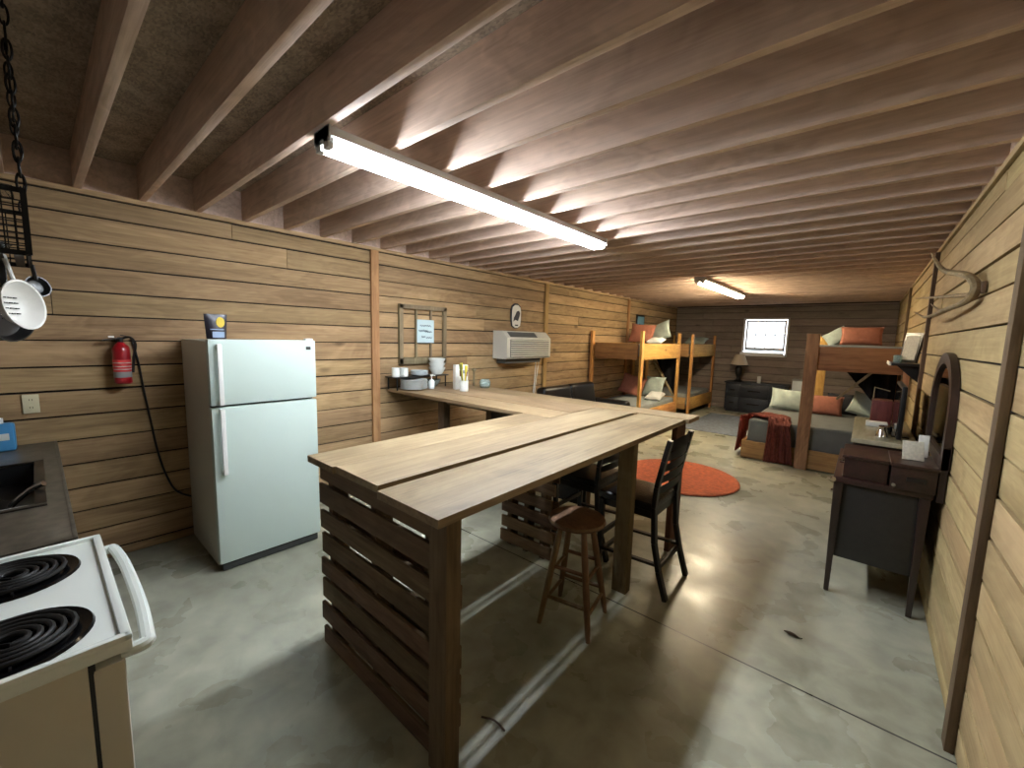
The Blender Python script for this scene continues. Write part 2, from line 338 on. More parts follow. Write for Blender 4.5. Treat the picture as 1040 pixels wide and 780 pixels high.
# ------------------------------------------------------------------ the room
XL, XR, YB, YF, ZC, ZD = -4.04, .43, -.62, 11.6, 2.58, 2.815
POSTS = (2.41, 5.51, 8.57)
b = B(); b.bb(XL-.2, XR+.2, YB-.2, YF+.2, -.12, 0); fl = b.out('floor', 'concrete', kind='structure', world=False)
b = B(); b.bb(XL-.2, XR+.2, YB-.2, YF+.2, ZD, ZD+.03); ceiling = b.out('ceiling', 'deck', kind='structure', world=False)
jm = None
yj = .258 - .3225*2
while yj < YF-.1:
    if jm is None:
        b = B(); b.bb(XL-.04, XR+.04, -.02, .02, ZC, ZD, .003); j = b.out('joist', 'joist', ceiling, world=False); jm = j
    else:
        j = jm.copy(); COL.objects.link(j)
    j.location = (0, yj, 0); yj += .3225
b = B()
for k in range(40):                                   # darker panel seams in the deck
    yy = .258-.3225*2 + .16 + k*1.22
    if yy < YF: b.bb(XL, XR, yy-.006, yy+.006, ZD-.004, ZD+.001)
b.out('panel_seam', 'gap', ceiling, world=False)

def levels(off=0, jit=.012, step=.163):
    z = [ZC-.035, 2.42+off]; 
    while z[-1] > .12: z.append(z[-1]-step+rnd.uniform(-jit, jit))
    z.append(0.0)
    if z[-2] < .06: z.pop(-2)
    return z
def boards_side(b, x, sgn, y0, y1, lv, gap, joint=.45, thick=.022):
    for za, zb in zip(lv, lv[1:]):
        cuts = [y0+.004]
        if rnd.random() < joint: cuts.append(y0 + (y1-y0)*rnd.uniform(.2, .8))
        cuts.append(y1-.004)
        for a, c in zip(cuts, cuts[1:]):
            dx = rnd.uniform(-.004, .004); g = gap*rnd.uniform(.5, 1.3)
            xa, xb = x-sgn*thick+dx*sgn, x+dx*sgn
            b.bb(min(xa, xb), max(xa, xb), a+.0015, c-.0015, zb+g*.5, za-g*.5, .003)
def side_wall(name, x, sgn, mat, bmat, gap, proud, bw):
    b = B(); b.bb(min(x-sgn*.14, x-sgn*.018), max(x-sgn*.14, x-sgn*.018), YB-.1, YF+.1, 0, ZD)
    wl = b.out(name, 'gap', kind='structure', world=False)
    b = B(); ys = (YB,)+POSTS+(YF,)
    for a, c in zip(ys, ys[1:]): boards_side(b, x, sgn, a, c, levels(rnd.uniform(-.015, .015)), gap)
    b.out('wall_boards', mat, wl, world=False)
    b = B(); b.bb(min(x-sgn*.02, x+sgn*.012), max(x-sgn*.02, x+sgn*.012), YB, YF, ZC-.03, ZC+.005, .003); b.out('top_plate', mat, wl, world=False)
    b = B(); b.bb(min(x-sgn*.018, x-sgn*.004), max(x-sgn*.018, x-sgn*.004), YB, YF, ZC+.006, ZD); b.out('rim_board', 'joist', wl, world=False)
    for y in POSTS:
        b = B(); b.bb(min(x, x+sgn*proud), max(x, x+sgn*proud), y-bw/2, y+bw/2, 0, ZC-.03, .004); b.out('batten', bmat, wl, world=False)
    return wl
wall_left = side_wall('wall_left', XL, 1, 'wall_left', 'batten', .012, .03, .088)
wall_right = side_wall('wall_right', XR, -1, 'wall_right', 'batten_dark', .012, .03, .075)
# far wall with the window opening
WX0, WX1, WZ0, WZ1 = -2.38, -1.42, 1.36, 2.29
b = B()
for x0, x1, z0, z1 in ((XL-.1, WX0, 0, ZD), (WX1, XR+.1, 0, ZD), (WX0, WX1, 0, WZ0), (WX0, WX1, WZ1, ZD)): b.bb(x0, x1, YF+.018, YF+.13, z0, z1)
wf = b.out('wall_far', 'gap', kind='structure', world=False)
b = B(); lv = levels(.01)
for za, zb in zip(lv, lv[1:]):
    xs = [XL]
    if rnd.random() < .6: xs.append(rnd.uniform(-3.6, -2.6))
    if zb < WZ1 and za > WZ0: xs += [WX0, WX1]
    elif rnd.random() < .5: xs.append(rnd.uniform(-1.2, 0))
    xs.append(XR); xs.sort()
    for a, c in zip(xs, xs[1:]):
        if a == WX0 and c == WX1:
            if za > WZ1: b.bb(a, c, YF, YF+.022, WZ1, za-.004)
            if zb < WZ0: b.bb(a, c, YF, YF+.022, zb+.004, WZ0)
            continue
        b.bb(a+.002, c-.002, YF+rnd.uniform(-.003, .003), YF+.022, zb+.004, za-.004, .003)
b.out('wall_boards', 'wall_far', wf, world=False)
b = B(); b.bb(XL, XR, YF-.012, YF+.02, ZC-.03, ZC+.005); b.out('top_plate', 'wall_far', wf, world=False)
b = B(); b.bb(XL-.1, XR+.1, YB-.14, YB-.018, 0, ZD); wb = b.out('wall_near', 'gap', kind='structure', world=False)
b = B(); lv = levels(0)
for za, zb in zip(lv, lv[1:]): b.bb(XL, XR, YB-.022, YB, zb+.004, za-.004, .003)
b.out('wall_boards', 'wall_far', wb, world=False)
# window
b = B()
for x0, x1, z0, z1 in ((WX0, WX0+.04, WZ0, WZ1), (WX1-.04, WX1, WZ0, WZ1), (WX0, WX1, WZ1-.04, WZ1), (WX0, WX1, WZ0, WZ0+.05)): b.bb(x0, x1, YF-.02, YF+.1, z0, z1, .005)
win = b.out('window_1', 'vinyl', kind='structure', world=False)
b = B(); zs = 1.52
b.bb(WX0+.06, WX1-.06, YF+.02, YF+.06, zs, zs+.05, .004); b.bb(WX0+.06, WX1-.06, YF+.02, YF+.06, WZ1-.1, WZ1-.06, .004)
for x0 in (WX0+.06, WX1-.1): b.bb(x0, x0+.04, YF+.02, YF+.06, zs, WZ1-.06, .004)
for k in (1, 2, 3): xx = WX0+.08+k*(WX1-WX0-.16)/4; b.bb(xx-.009, xx+.009, YF+.03, YF+.05, zs, WZ1-.06)
zz = (zs+WZ1)/2-.02; b.bb(WX0+.06, WX1-.06, YF+.03, YF+.05, zz-.012, zz+.012)
b.out('sash', 'vinyl', win, world=False)
b = B(); b.bb(WX0+.06, WX1-.06, YF+.036, YF+.042, WZ0+.05, WZ1-.06); b.out('pane', 'glass', win, world=False)
b = B(); b.bb(WX0-.02, WX1-.06, YF-.07, YF+.04, WZ0+.0, WZ0+.09, .01); b.out('sill', 'vinyl', win, world=False)
b = B(); b.bb(WX0+.05, WX1-.05, YF+.0, YF+.05, zs-.025, zs-.002); b.out('gap_strip', 'gasket', win, world=False)

# ------------------------------------------------------------------ ceiling lights
def strip_light(x, y0, y1, tube, label):
    t = thing('fluorescent_light', label, 'ceiling light', (x, (y0+y1)/2, ZC-.13), 'eight-foot strip lights on the joists')
    b = B(); b.prism([(-.06, 0), (-.075, -.046), (-.06, -.05), (.06, -.05), (.075, -.046), (.06, 0)], (0, 1, 0), y1-y0, (x, y0, ZC-.001)); b.out('channel', 'fixture', t)
    for s in (-1, 1):
        b = B(); b.cyl((x+s*.036, y0+.03, ZC-.073), (x+s*.036, y1-.03, ZC-.073), .019, seg=14); b.out('tube', tube, t)
    for yy, d in ((y0, 1), (y1, -1)):
        b = B()
        for s in (-1, 1): b.box((x+s*.036, yy+d*.014, ZC-.068), (.05, .028, .05), .005)
        b.box((x, yy+d*.004, ZC-.035), (.15, .008, .066), .003)
        b.out('end_cap', 'fixture', t)
    return t
strip_light(-1.925, .90, 3.42, 'tube', 'long bright fluorescent strip light above the plank island, nearest the camera')
strip_light(-1.86, 6.15, 8.6, 'tubefar', 'smaller-looking far fluorescent strip light nearest the window')

# ------------------------------------------------------------------ island with its wing to the wall
ZT = 1.07
isl = thing('kitchen_island', 'large L-shaped bar of pale rough planks on dark pallet sides', 'island', (-1.55, .9, 0))
def board(x0, x1, y0, y1, mat, z=ZT, th=.034):
    b = B(); b.bb(x0, x1, y0, y1, z-th, z, .004); return b.out('top_board', mat, isl)
board(-2.06, -1.797, .85, 2.555, 'top'); board(-1.785, -1.434, .86, 3.24, 'top', ZT+.004); board(-1.408, -1.03, .84, 3.30, 'top', ZT-.004)
board(-4.035, -1.80, 2.562, 2.86, 'topx'); board(-4.035, -1.80, 2.866, 3.24, 'topx', ZT+.002); board(-4.035, -1.0, 3.305, 3.57, 'topx', ZT); board(-4.035, -1.43, 3.244, 3.302, 'topx')
def pallet_side(y, x0, x1, zt, dirn):
    """side panel: three stringers edge-on with rough slats on both faces; dirn = outer face"""
    p = None
    n = 8; h = zt/n
    b = B()
    for k in range(n):
        z0 = .012+k*h; hh = h-.03+rnd.uniform(-.01, .006)
        b.box(((x0+x1)/2-.02+rnd.uniform(-.012, .012), y-dirn*.008, z0+hh/2+.012), (x1-x0-.03, .018, hh), .004, rot=(0, rnd.uniform(-.008, .008), 0))
    p = b.out('pallet_panel', 'pallet', isl)
    b = B()
    for xx in (x0+.07, (x0+x1)/2-.03, x1-.14): b.bb(xx-.022, xx+.022, y+.003, y+.09, .0, zt, .003)
    b.out('stringer', 'palletz', p)
    b = B()
    for k in (0, 1, 2, 4): b.box(((x0+x1)/2-.03, y+.1, .135+k*h), (x1-x0-.06, .016, .1), .004)
    b.out('back_slat', 'pallet', p)
    return p
pallet_side(.93, -2.07, -1.06, 1.035, 1)
pallet_side(2.42, -2.14, -1.6, 1.0, 1)
for x, y in ((-1.1, .925), (-1.11, 2.47)):
    b = B(); b.bb(x-.05, x+.05, y-.03, y+.04, 0, ZT-.036, .004); b.out('leg', 'palletz', isl)
b = B(); b.bb(-1.09, -1.05, 3.2, 3.4, 0, ZT-.036, .004); lab(b.out('end_panel', 'panelred', isl), 'wide reddish end board')
for x, y in ((-3.3, 2.74), (-3.3, 3.46), (-2.0, 3.46)):
    b = B(); b.bb(x-.045, x+.045, y-.02, y+.07, 0, ZT-.036, .004); b.out('leg', 'palletz', isl)
b = B(); b.bb(-4.0, -1.82, 2.76, 2.80, ZT-.1, ZT-.036, .003); b.bb(-4.0, -1.1, 3.5, 3.54, ZT-.125, ZT-.036, .003); b.bb(-1.26, -1.22, 1.05, 3.3, ZT-.11, ZT-.04, .003); b.bb(-1.94, -1.90, 1.05, 2.6, ZT-.11, ZT-.04, .003)
b.out('under_rail', 'palletz', isl)
b = B(); b.bb(-3.24, -1.95, 3.42, 3.44, .04, ZT-.04, .003); lab(b.out('shade_panel', 'blackwood', isl), 'black panel added for the shade under the wing')  # added dark sheet, stands in for the shade below the wing
# bar clutter under the near edge: bracket block
b = B(); b.bb(-1.19, -1.12, 1.0, 1.2, ZT-.08, ZT-.04, .004); b.out('bracket', 'panelred', isl)

# ------------------------------------------------------------------ stool
def stool(cx, cy):
    t = thing('bar_stool', 'round wooden bar stool standing at the open side of the plank island', 'stool', (cx, cy, 0))
    b = B(); b.lathe([(0, .602), (.13, .602), (.162, .61), (.168, .622), (.162, .636), (.14, .642), (0, .636)], (cx, cy, 0), 36); b.out('seat', 'stool', t)
    tops, feet = [], []
    for k in range(4):
        a = PI/4+k*PI/2+.18; tp = Vector((cx+.095*math.cos(a), cy+.095*math.sin(a), .607)); ft = Vector((cx+.215*math.cos(a), cy+.215*math.sin(a), 0))
        tops.append(tp); feet.append(ft)
        b = B(); pts = [tp.lerp(ft, i/10) for i in range(11)]
        b.tube(pts, .016, 12, radii=[.015, .017, .019, .020, .019, .0195, .02, .019, .018, .017, .014]); b.out('leg', 'stool', t)
    for f, rr in ((.42, 1), (.72, 1)):
        for k in range(4):
            ff = f + (.06 if k % 2 else 0)
            b = B(); b.cyl(tops[k].lerp(feet[k], ff), tops[(k+1) % 4].lerp(feet[(k+1) % 4], ff), .011, seg=10); b.out('rung', 'stool', t)
stool(-1.2, 2.02)

# ------------------------------------------------------------------ ladder-back bar chairs (back plane faces +x, seat towards -x)
def chair(loc, hb, hs, label, wd=.44):
    t = thing('bar_chair', label, 'chair', loc, 'black ladder-back chairs at the island')
    X, Y, _ = loc
    def P(x, y, z): return (X+x, Y+y, z)
    b = B(); b.box(P(-.2, 0, hs-.028), (.4, wd-.02, .056), .018, seg=3); b.out('seat', 'leather', t)
    b = B()
    for y in (-wd/2+.03, wd/2-.03): b.bb(X-.39, X-.01, Y+y-.012, Y+y+.012, hs-.1, hs-.05)
    b.bb(X-.385, X-.36, Y-wd/2+.03, Y+wd/2-.03, hs-.1, hs-.05); b.bb(X-.03, X-.005, Y-wd/2+.03, Y+wd/2-.03, hs-.1, hs-.05)
    b.out('seat_frame', 'blackwood', t)
    for y in (-wd/2+.02, wd/2-.02):
        b = B(); b.beam(P(-.37, y, hs-.05), P(-.38, y, 0), .036, .036, (0, 1, 0), .004); b.out('leg', 'blackwood', t)
        b = B(); pts = [P(.11, y, 0), P(.055, y, .18), P(.015, y, .36), P(0, y, hs-.02), P(.01, y, hs+.12), P(.045, y, hs+.3), P(.075, y, hb)]
        for p, q in zip(pts, pts[1:]): b.beam(p, q, .03, .042, (0, 1, 0), .003)
        b.out('rear_leg', 'blackwood', t)
        b = B(); b.beam(P(-.375, y, .2), P(.04, y, .22), .018, .03, (0, 1, 0)); b.out('stretcher', 'blackwood', t)
    for z, xx in ((.16, -.377), (.30, -.373), (.2, .045)):
        b = B(); b.beam(P(xx, -wd/2+.02, z), P(xx, wd/2-.02, z), .02, .03); b.out('stretcher', 'blackwood', t)
    n = 5
    for k in range(n):
        z = hs+.10+(hb-hs-.14)*k/(n-1); xx = .012+.065*((z-hs)/(hb-hs))**1.3; h = .05 if k < n-1 else .07
        b = B(); b.grid(lambda u, v: Vector(P(xx+.025*math.sin(PI*u)*.8+.006*v, (u-.5)*(wd-.05), z+(v-.5)*h+.012*math.sin(PI*u)*(v > .5))), 12, 3, .014)
        b.out('back_slat', 'blackwood', t)
    return t
chair((-.95, 2.76, 0), 1.06, .62, 'black ladder-back bar chair with its back out past the island edge')
chair((-1.46, 2.93, 0), .99, .6, 'black ladder-back chair pushed fully under the island top')

# ------------------------------------------------------------------ refrigerator
fr = thing('refrigerator', 'white top-freezer refrigerator standing against the left plank wall', 'refrigerator', (-3.62, 1.08, 0))
fx, fy0, fy1, fh = -3.24, .735, 1.425, 1.615
b = B(); b.bb(-3.99, fx-.07, fy0+.004, fy1-.004, .03, fh-.012, .008); b.out('body', 'fridgeside', fr)
def fdoor(z0, z1, hz0, hz1):
    b = B(); b.bb(fx-.062, fx, fy0, fy1, z0, z1, .012); d = b.out('door', 'fridge', fr)
    b = B(); y = fy0+.055
    n = 10; pts = []
    b.bb(fx+.022, fx+.04, y-.014, y+.014, hz0, hz1, .006); b.bb(fx-.003, fx+.03, y-.012, y+.012, hz0, hz0+.03, .004); b.bb(fx-.003, fx+.03, y-.012, y+.012, hz1-.03, hz1, .004)
    b.out('handle', 'white', d)
    return d
d1 = fdoor(1.172, fh, 1.178, 1.585); fdoor(.06, 1.158, .70, 1.15)
b = B(); b.box((fx+.002, fy1-.055, fh-.06), (.006, .034, .024), .002); lab(b.out('badge', 'gasket', d1), 'small dark maker badge')
b = B(); b.bb(fx-.05, fx-.012, fy0+.02, fy1-.02, 0.006, .054, .004); b.bb(fx-.07, fx-.06, fy0+.01, fy1-.01, .05, fh-.03); lab(b.out('toe_grille', 'gasket', fr), 'dark toe grille and door gasket')
for y in (fy0+.06, fy1-.06):
    for x in (fx-.1, -3.9): b = B(); b.cyl((x, y, 0), (x, y, .035), .018); b.out('foot', 'black', fr)
b = B(); b.bb(fx-.07, fx-.03, fy1-.06, fy1-.005, fh, fh+.012, .003); b.out('hinge_cover', 'white', fr)
# pouch on the fridge
pz = fh
pc = thing('coffee_bag', 'small dark foil pouch with yellow patch standing on the fridge', 'bag', (-3.42, .83, fh))
def pouch(u, v, sg):
    x = (u-.5)*(.115+.02*v); th = .03*(1-v)**.7*math.cos(PI*(u-.5))**.6+.002
    return Vector((-3.42+sg*th, .83+x, fh+.17*v))
b = B(); b.grid(lambda u, v: pouch(u, v, 1), 10, 10); b.grid(lambda u, v: pouch(u, v, -1), 10, 10); b.bb(-3.422, -3.418, .765, .895, fh+.16, fh+.17); b.out('pouch', 'bagdark', pc)
b = B(); b.prism([(.025*math.cos(a*PI/6)+.022, .036*math.sin(a*PI/6)+.115) for a in range(12)], (1, 0, 0), .002, (-3.4, .83, fh), (0, 1, 0)); b.out('patch', 'bagyel', pc)
b = B(); b.bb(-3.389, -3.386, .8, .87, fh+.01, fh+.05); b.bb(-3.396, -3.393, .79, .87, fh+.062, fh+.068); b.out('label_strip', 'bagblue', pc)

# ------------------------------------------------------------------ stove
st = thing('electric_stove', 'white electric coil stove in the lower left foreground', 'stove', (-1.68, -.24, 0))
sx0, sx1, sy0, sy1 = -2.06, -1.31, -.58, .06
b = B(); b.bb(sx0+.01, sx1-.01, sy0, sy1-.03, .03, .885, .006); b.out('body', 'almond', st)
b = B()                                                # cooktop with a raised lip all round
b.bb(sx0, sx1, sy0, sy1+.05, .885, .918, .01)
for x0, x1, y0, y1 in ((sx0, sx1, sy1+.028, sy1+.05), (sx0, sx0+.022, sy0, sy1+.05), (sx1-.022, sx1, sy0, sy1+.05)): b.bb(x0, x1, y0, y1, .912, .93, .008)
top = b.out('cooktop', 'enamel', st)
for bx, by, r in ((-1.87, -.09, .125), (-1.475, -.085, .125), (-1.87, -.41, .1), (-1.475, -.41, .1)):
    b = B(); b.lathe([(r+.016, .919), (r+.012, .926), (r, .924), (r*.9, .921), (r*.4, .9195), (0, .9195)], (bx, by, 0), 40); d = b.out('drip_bowl', 'drip', top)
    b = B(); pts = []; turns = 4.8 if r > .11 else 3.2; n = int(turns*22)
    for i in range(n+1):
        a = 2*PI*turns*i/n; rr = .022+(r-.03)*i/n; pts.append((bx+rr*math.cos(a), by+rr*math.sin(a), .932))
    b.tube(pts, .0064, 8)
    for a in (0, 2.1, 4.2): b.beam((bx, by, .925), (bx+(r-.008)*math.cos(a), by+(r-.008)*math.sin(a), .925), .004, .006)
    b.out('coil', 'coil', d)
b = B(); b.bb(sx0+.012, sx1-.009, sy1-.024, sy1+.035, .2, .865, .012); dr = b.out('oven_door', 'almond', st)
b = B(); b.bb(sx0+.12, sx1-.12, sy1+.034, sy1+.038, .34, .68, .002); lab(b.out('oven_window', 'screen', dr), 'dark oven window')
b = B()
hp = [(sx1-.035, sy1+.03, .868), (sx1-.03, sy1+.075, .872), (sx1-.06, sy1+.082, .875), (sx1-.2, sy1+.09, .876), ((sx0+sx1)/2, sy1+.092, .876), (sx0+.2, sy1+.09, .876), (sx0+.06, sy1+.08, .875), (sx0+.03, sy1+.07, .872), (sx0+.035, sy1+.03, .868)]
def smooth_path(p, k=5):
    p = [Vector(q) for q in p]; o = []
    for i in range(len(p)-1):
        a, q, r, d = p[max(0, i-1)], p[i], p[i+1], p[min(len(p)-1, i+2)]
        for j in range(k):
            t = j/k; o.append(.5*((2*q)+(r-a)*t+(2*a-5*q+4*r-d)*t*t+(3*q-a-3*r+d)*t**3))
    return o+[p[-1]]
b.tube(smooth_path(hp), .016, 10); b.out('door_handle', 'enamel', dr)
b = B(); b.bb(sx0+.012, sx1-.012, sy1-.02, sy1+.03, .04, .19, .01); b.out('drawer', 'almond', st)
b = B(); b.bb(sx0+.016, sx1-.014, sy1-.034, sy1-.018, .04, .885); b.out('door_seam', 'black', st)
b = B(); b.bb(sx0, sx1, sy0-.03, sy0+.03, .9, 1.12, .012); bg = b.out('backguard', 'enamel', st)
for k in range(5):
    b = B(); x = sx0+.1+k*.14; b.cyl((x, sy0+.028, 1.03), (x, sy0+.055, 1.03), .022, .018); b.out('knob', 'white', bg)

# ------------------------------------------------------------------ sink run
sk = thing('sink_counter', 'dark laminate counter with a black inset sink in the left corner', 'counter', (-3.1, -.28, 0))
cx0, cx1, cy0, cy1, cz = -4.01, -2.1, -.6, .05, .92
hx0, hx1, hy0, hy1 = -3.45, -2.6, -.44, -.035
b = B()
for x0, x1, y0, y1 in ((cx0, hx0, cy0, cy1), (hx1, cx1, cy0, cy1), (hx0, hx1, cy0, hy0), (hx0, hx1, hy1, cy1)): b.bb(x0, x1, y0, y1, cz-.04, cz)
ct = b.out('worktop', 'laminate', sk)
b = B(); b.bb(cx0, cx1, cy1-.008, cy1+.006, cz-.045, cz+.002, .004); b.out('edge_trim', 'laminate', ct)
b = B(); b.bb(-3.95, -2.14, -.58, -.0, .08, cz-.125); b.bb(-3.95, -2.14, -.022, 0, cz-.126, cz-.042); b.bb(-2.16, -2.14, -.58, -.022, cz-.126, cz-.042); b.bb(-3.95, -3.93, -.58, -.022, cz-.126, cz-.042); b.bb(-3.9, -2.2, -.56, -.06, 0, .08); b.out('cabinet_body', 'cabinet', sk)
for k in range(4):
    x = -3.93+k*.445; b = B(); b.bb(x, x+.43, 0, .02, .12, .85, .004); d = b.out('cabinet_door', 'cabinet', sk)
    b = B(); b.cyl((x+.38, .02, .7), (x+.38, .045, .7), .014); b.out('knob', 'iron', d)
b = B(); t_ = .012; zb = cz-.12
b.bb(hx0, hx1, hy0, hy1, zb, zb+t_)
for x0, x1, y0, y1 in ((hx0, hx0+t_, hy0, hy1), (hx1-t_, hx1, hy0, hy1), (hx0, hx1, hy0, hy0+t_), (hx0, hx1, hy1-t_, hy1)): b.bb(x0, x1, y0, y1, zb, cz-.005)
for x0, x1, y0, y1 in ((hx0-.025, hx0+.01, hy0-.025, hy1+.025), (hx1-.01, hx1+.025, hy0-.025, hy1+.025), (hx0, hx1, hy0-.025, hy0+.01), (hx0, hx1, hy1-.01, hy1+.025)): b.bb(x0, x1, y0, y1, cz, cz+.006, .002)
b.out('basin', 'sink', sk)
b = B(); b.tube(smooth_path([(-3.0, -.52, cz), (-3.0, -.52, cz+.22), (-3.0, -.45, cz+.3), (-3.0, -.34, cz+.26), (-3.0, -.32, cz+.2)]), .012); b.out('faucet', 'chrome', sk)
pn = thing('frying_pan', 'black frying pan with shiny handle lying in the sink', 'pan', (-2.92, -.24, cz-.107))
b = B(); b.lathe([(0, 0), (.1, 0), (.125, .04), (.13, .045), (.12, .04), (.097, .006), (0, .006)], (-2.92, -.24, cz-.107)); b.out('pan_body', 'black', pn)
b = B(); b.tube(smooth_path([(-2.9, -.12, cz-.068), (-2.88, -.09, cz-.03), (-2.85, -.05, cz+.012), (-2.82, -.015, cz+.035)]), .012); lab(b.out('handle', 'chrome', pn), 'shiny handle')
b = B(); b.bb(-2.71, -2.625, -.42, -.06, cz-.107, cz-.02, .008); tag(b.out('sink_strainer_tray', 'white', None), 'pale narrow tray across the front of the black sink', 'tray')
dj = thing('dish_soap_jug', 'blue plastic soap bottle at the wall end of the sink counter', 'bottle', (-3.88, -.17, cz))
b = B(); b.box((-3.88, -.17, cz+.085), (.07, .12, .17), .02, seg=3); b.out('bottle_body', 'blue', dj)
b = B(); b.cyl((-3.88, -.17, cz+.165), (-3.88, -.17, cz+.2), .018); b.out('cap', 'white', dj)
b = B(); b.box((-3.843, -.16, cz+.09), (.004, .05, .04), .001); b.out('label', 'labelw', dj)

# ------------------------------------------------------------------ hanging pot rack
rk = thing('pot_rack', 'black slatted pot rack hanging on a chain above the sink', 'pot rack', (-2.5, -.3, 1.93))
b = B(); rx0, rx1, ry0, ry1, rz0, rz1 = -2.75, -2.28, -.58, .012, 1.925, 2.15
for z, hh in [(rz0+.006, .018), (rz1-.006, .018)]+[(rz0+.03+.022*k, .004) for k in range(8)]:
    for p, q in (((rx0, ry0, z), (rx1, ry0, z)), ((rx1, ry0, z), (rx1, ry1, z)), ((rx1, ry1, z), (rx0, ry1, z)), ((rx0, ry1, z), (rx0, ry0, z))): b.beam(p, q, .006, hh)
for k in range(24):
    y = ry0+(ry1-ry0)*k/23
    for x in (rx0, rx1): b.bb(x-.002, x+.002, y-.002, y+.002, rz0, rz1)
for k in range(20):
    x = rx0+(rx1-rx0)*k/19
    for y in (ry0, ry1): b.bb(x-.002, x+.002, y-.002, y+.002, rz0, rz1)
for x in (rx0, rx1):
    for y in (ry0, ry1): b.bb(x-.008, x+.008, y-.008, y+.008, rz0, rz1)
b.out('frame', 'iron', rk)
b = B()
for k in range(12): y = ry0+(ry1-ry0)*(k+.5)/12; b.bb(rx0, rx1, y-.012, y+.012, rz0, rz0+.006)
b.out('rack_slats', 'iron', rk)
def chain(x, y, z0, z1):
    n = int((z1-z0)/.052); b = B()
    for k in range(n):
        zc = z0+(k+.5)*(z1-z0)/n; h, r = (z1-z0)/n*.62, .0105; ax = Vector((1, 0, 0)) if k % 2 else Vector((0, 1, 0)); pts = []
        for i in range(16):
            a = 2*PI*i/16; pts.append(Vector((x, y, zc))+ax*r*math.cos(a)+Vector((0, 0, 1))*(h*math.sin(a)))
        b.tube(pts, 0.0036, 6, closed=True)
    return b
ch = chain(rx1+.0, ry1-.002, rz1-.01, 2.785).out('chain', 'iron', rk)
chain(rx0, ry0, rz1-.01, 2.785).out('chain', 'iron', rk); chain(rx0, ry1-.002, rz1-.01, 2.785).out('chain', 'iron', rk); chain(rx1, ry0, rz1-.01, 2.785).out('chain', 'iron', rk)
for x in (rx0, rx1):
    for y in (ry0, ry1-.002):
        b = B(); b.cyl((x, y, 2.78), (x, y, 2.8145), .006); b.out('ceiling_hook', 'iron', rk)
# pans in the rack and hung under it
def wpan(c, r, mat, name, label):
    b = B(); b.lathe([(0, 0), (r*.8, 0), (r, r*.35), (r*1.03, r*.36), (r*.95, r*.33), (r*.76, .006), (0, .006)], c); return tag(b.out(name, mat), label, 'pan')
wpan((-2.5, -.16, rz0+.007), .13, 'steel', 'saucepan', 'shiny steel pan lying inside the hanging pot rack')
b = B(); b.box((-2.42, -.06, rz1+.0085), (.2, .1, .016), .006); b.box((-2.42, -.13, rz1+.008), (.02, .2, .014), .004); tag(b.out('baking_tray', 'chrome'), 'bright metal tray on top of the hanging pot rack', 'tray')
cl = thing('colander', 'white long-handled colander hanging from the pot rack', 'colander', (-2.5, -.01, 1.65))
def facing(c, n): m = Vector(n).to_track_quat('Z', 'Y').to_matrix().to_4x4(); m.translation = c; return m
cm = facing((-2.44, -.014, 1.755), (.55, .8, .12))
b = B(); prof = [(0, -.05), (.04, -.047), (.07, -.032), (.088, -.004), (.094, 0), (.094, .004), (.086, .003), (.066, -.027), (.038, -.042), (0, -.045)]
b.lathe(prof, (0, 0, 0), 30, cm); bo = b.out('bowl', 'white', cl)
b = B()
for i in range(5):
    for j in range(4):
        p = cm @ Vector((-.05+.022*j, -.05+.02*i, -.0385+.0)); 
        q = cm @ Vector((-.05+.022*j+.014, -.05+.02*i, -.0385))
        b.beam(p, q, .004, .004)
b.out('drain_slots', 'gasket', bo)
b = B(); b.beam((-2.465, -.03, 1.825), (-2.5, -.052, 1.94), .014, .022, (1, 0, 0), .004); b.out('handle', 'white', cl)
ld = thing('ladle', 'black ladle hanging behind the white colander', 'ladle', (-2.72, .02, 1.8))
b = B(); b.lathe([(0, -.03), (.03, -.022), (.045, 0), (.041, 0), (.028, -.018), (0, -.025)], (0, 0, 0), 24, facing((-2.72, .03, 1.845), (.8, .5, .2))); b.out('bowl', 'black', ld)
b = B(); b.beam((-2.72, .025, 1.87), (-2.72, .018, 1.935), .014, .01, (1, 0, 0), .003); b.out('handle', 'black', ld)
ld = thing('frying_pan', 'black frying pan hanging at the left frame edge under the rack', 'pan', (-2.6, -.08, 1.6))
b = B(); b.lathe([(0, -.03), (.085, -.03), (.105, .01), (.1, .01), (.083, -.022), (0, -.022)], (0, 0, 0), 30, facing((-2.6, -.06, 1.715), (.6, .7, 0))); b.out('pan_body', 'black', ld)
b = B(); b.beam((-2.6, -.06, 1.81), (-2.6, -.06, 1.93), .02, .01, (1, 0, 0), .003); b.out('handle', 'black', ld)

# ------------------------------------------------------------------ things on the left wall
ol = thing('wall_outlet', 'ivory electrical outlet on the left wall above the sink counter', 'outlet', (XL, -.04, 1.12))
b = B(); b.bb(XL+.002, XL+.009, -.075, -.003, 1.115, 1.235, .003); b.out('cover_plate', 'plate', ol)
b = B()
for z in (1.15, 1.2): b.cyl((XL+.006, -.039, z), (XL+.012, -.039, z), .017, seg=14)
b.out('socket', 'plate', ol)
b = B()
for z in (1.15, 1.2):
    for d in (-.006, .006): b.bb(XL+.011, XL+.013, -.039+d-.0015, -.039+d+.0015, z-.004, z+.007)
b.out('slot', 'slot', ol)
ex = thing('fire_extinguisher', 'red fire extinguisher hung on the plank wall left of the fridge', 'fire extinguisher', (-3.94, .395, 1.28))
ec = (-3.95, .395, 0)
b = B(); b.lathe([(0, 1.285), (.04, 1.285), (.048, 1.295), (.048, 1.52), (.043, 1.545), (.025, 1.565), (.016, 1.575), (0, 1.575)], ec); b.out('cylinder', 'red', ex)
b = B(); b.lathe([(.0488, 1.33), (.0488, 1.37)], ec); b.out('label_band', 'labelg', ex)
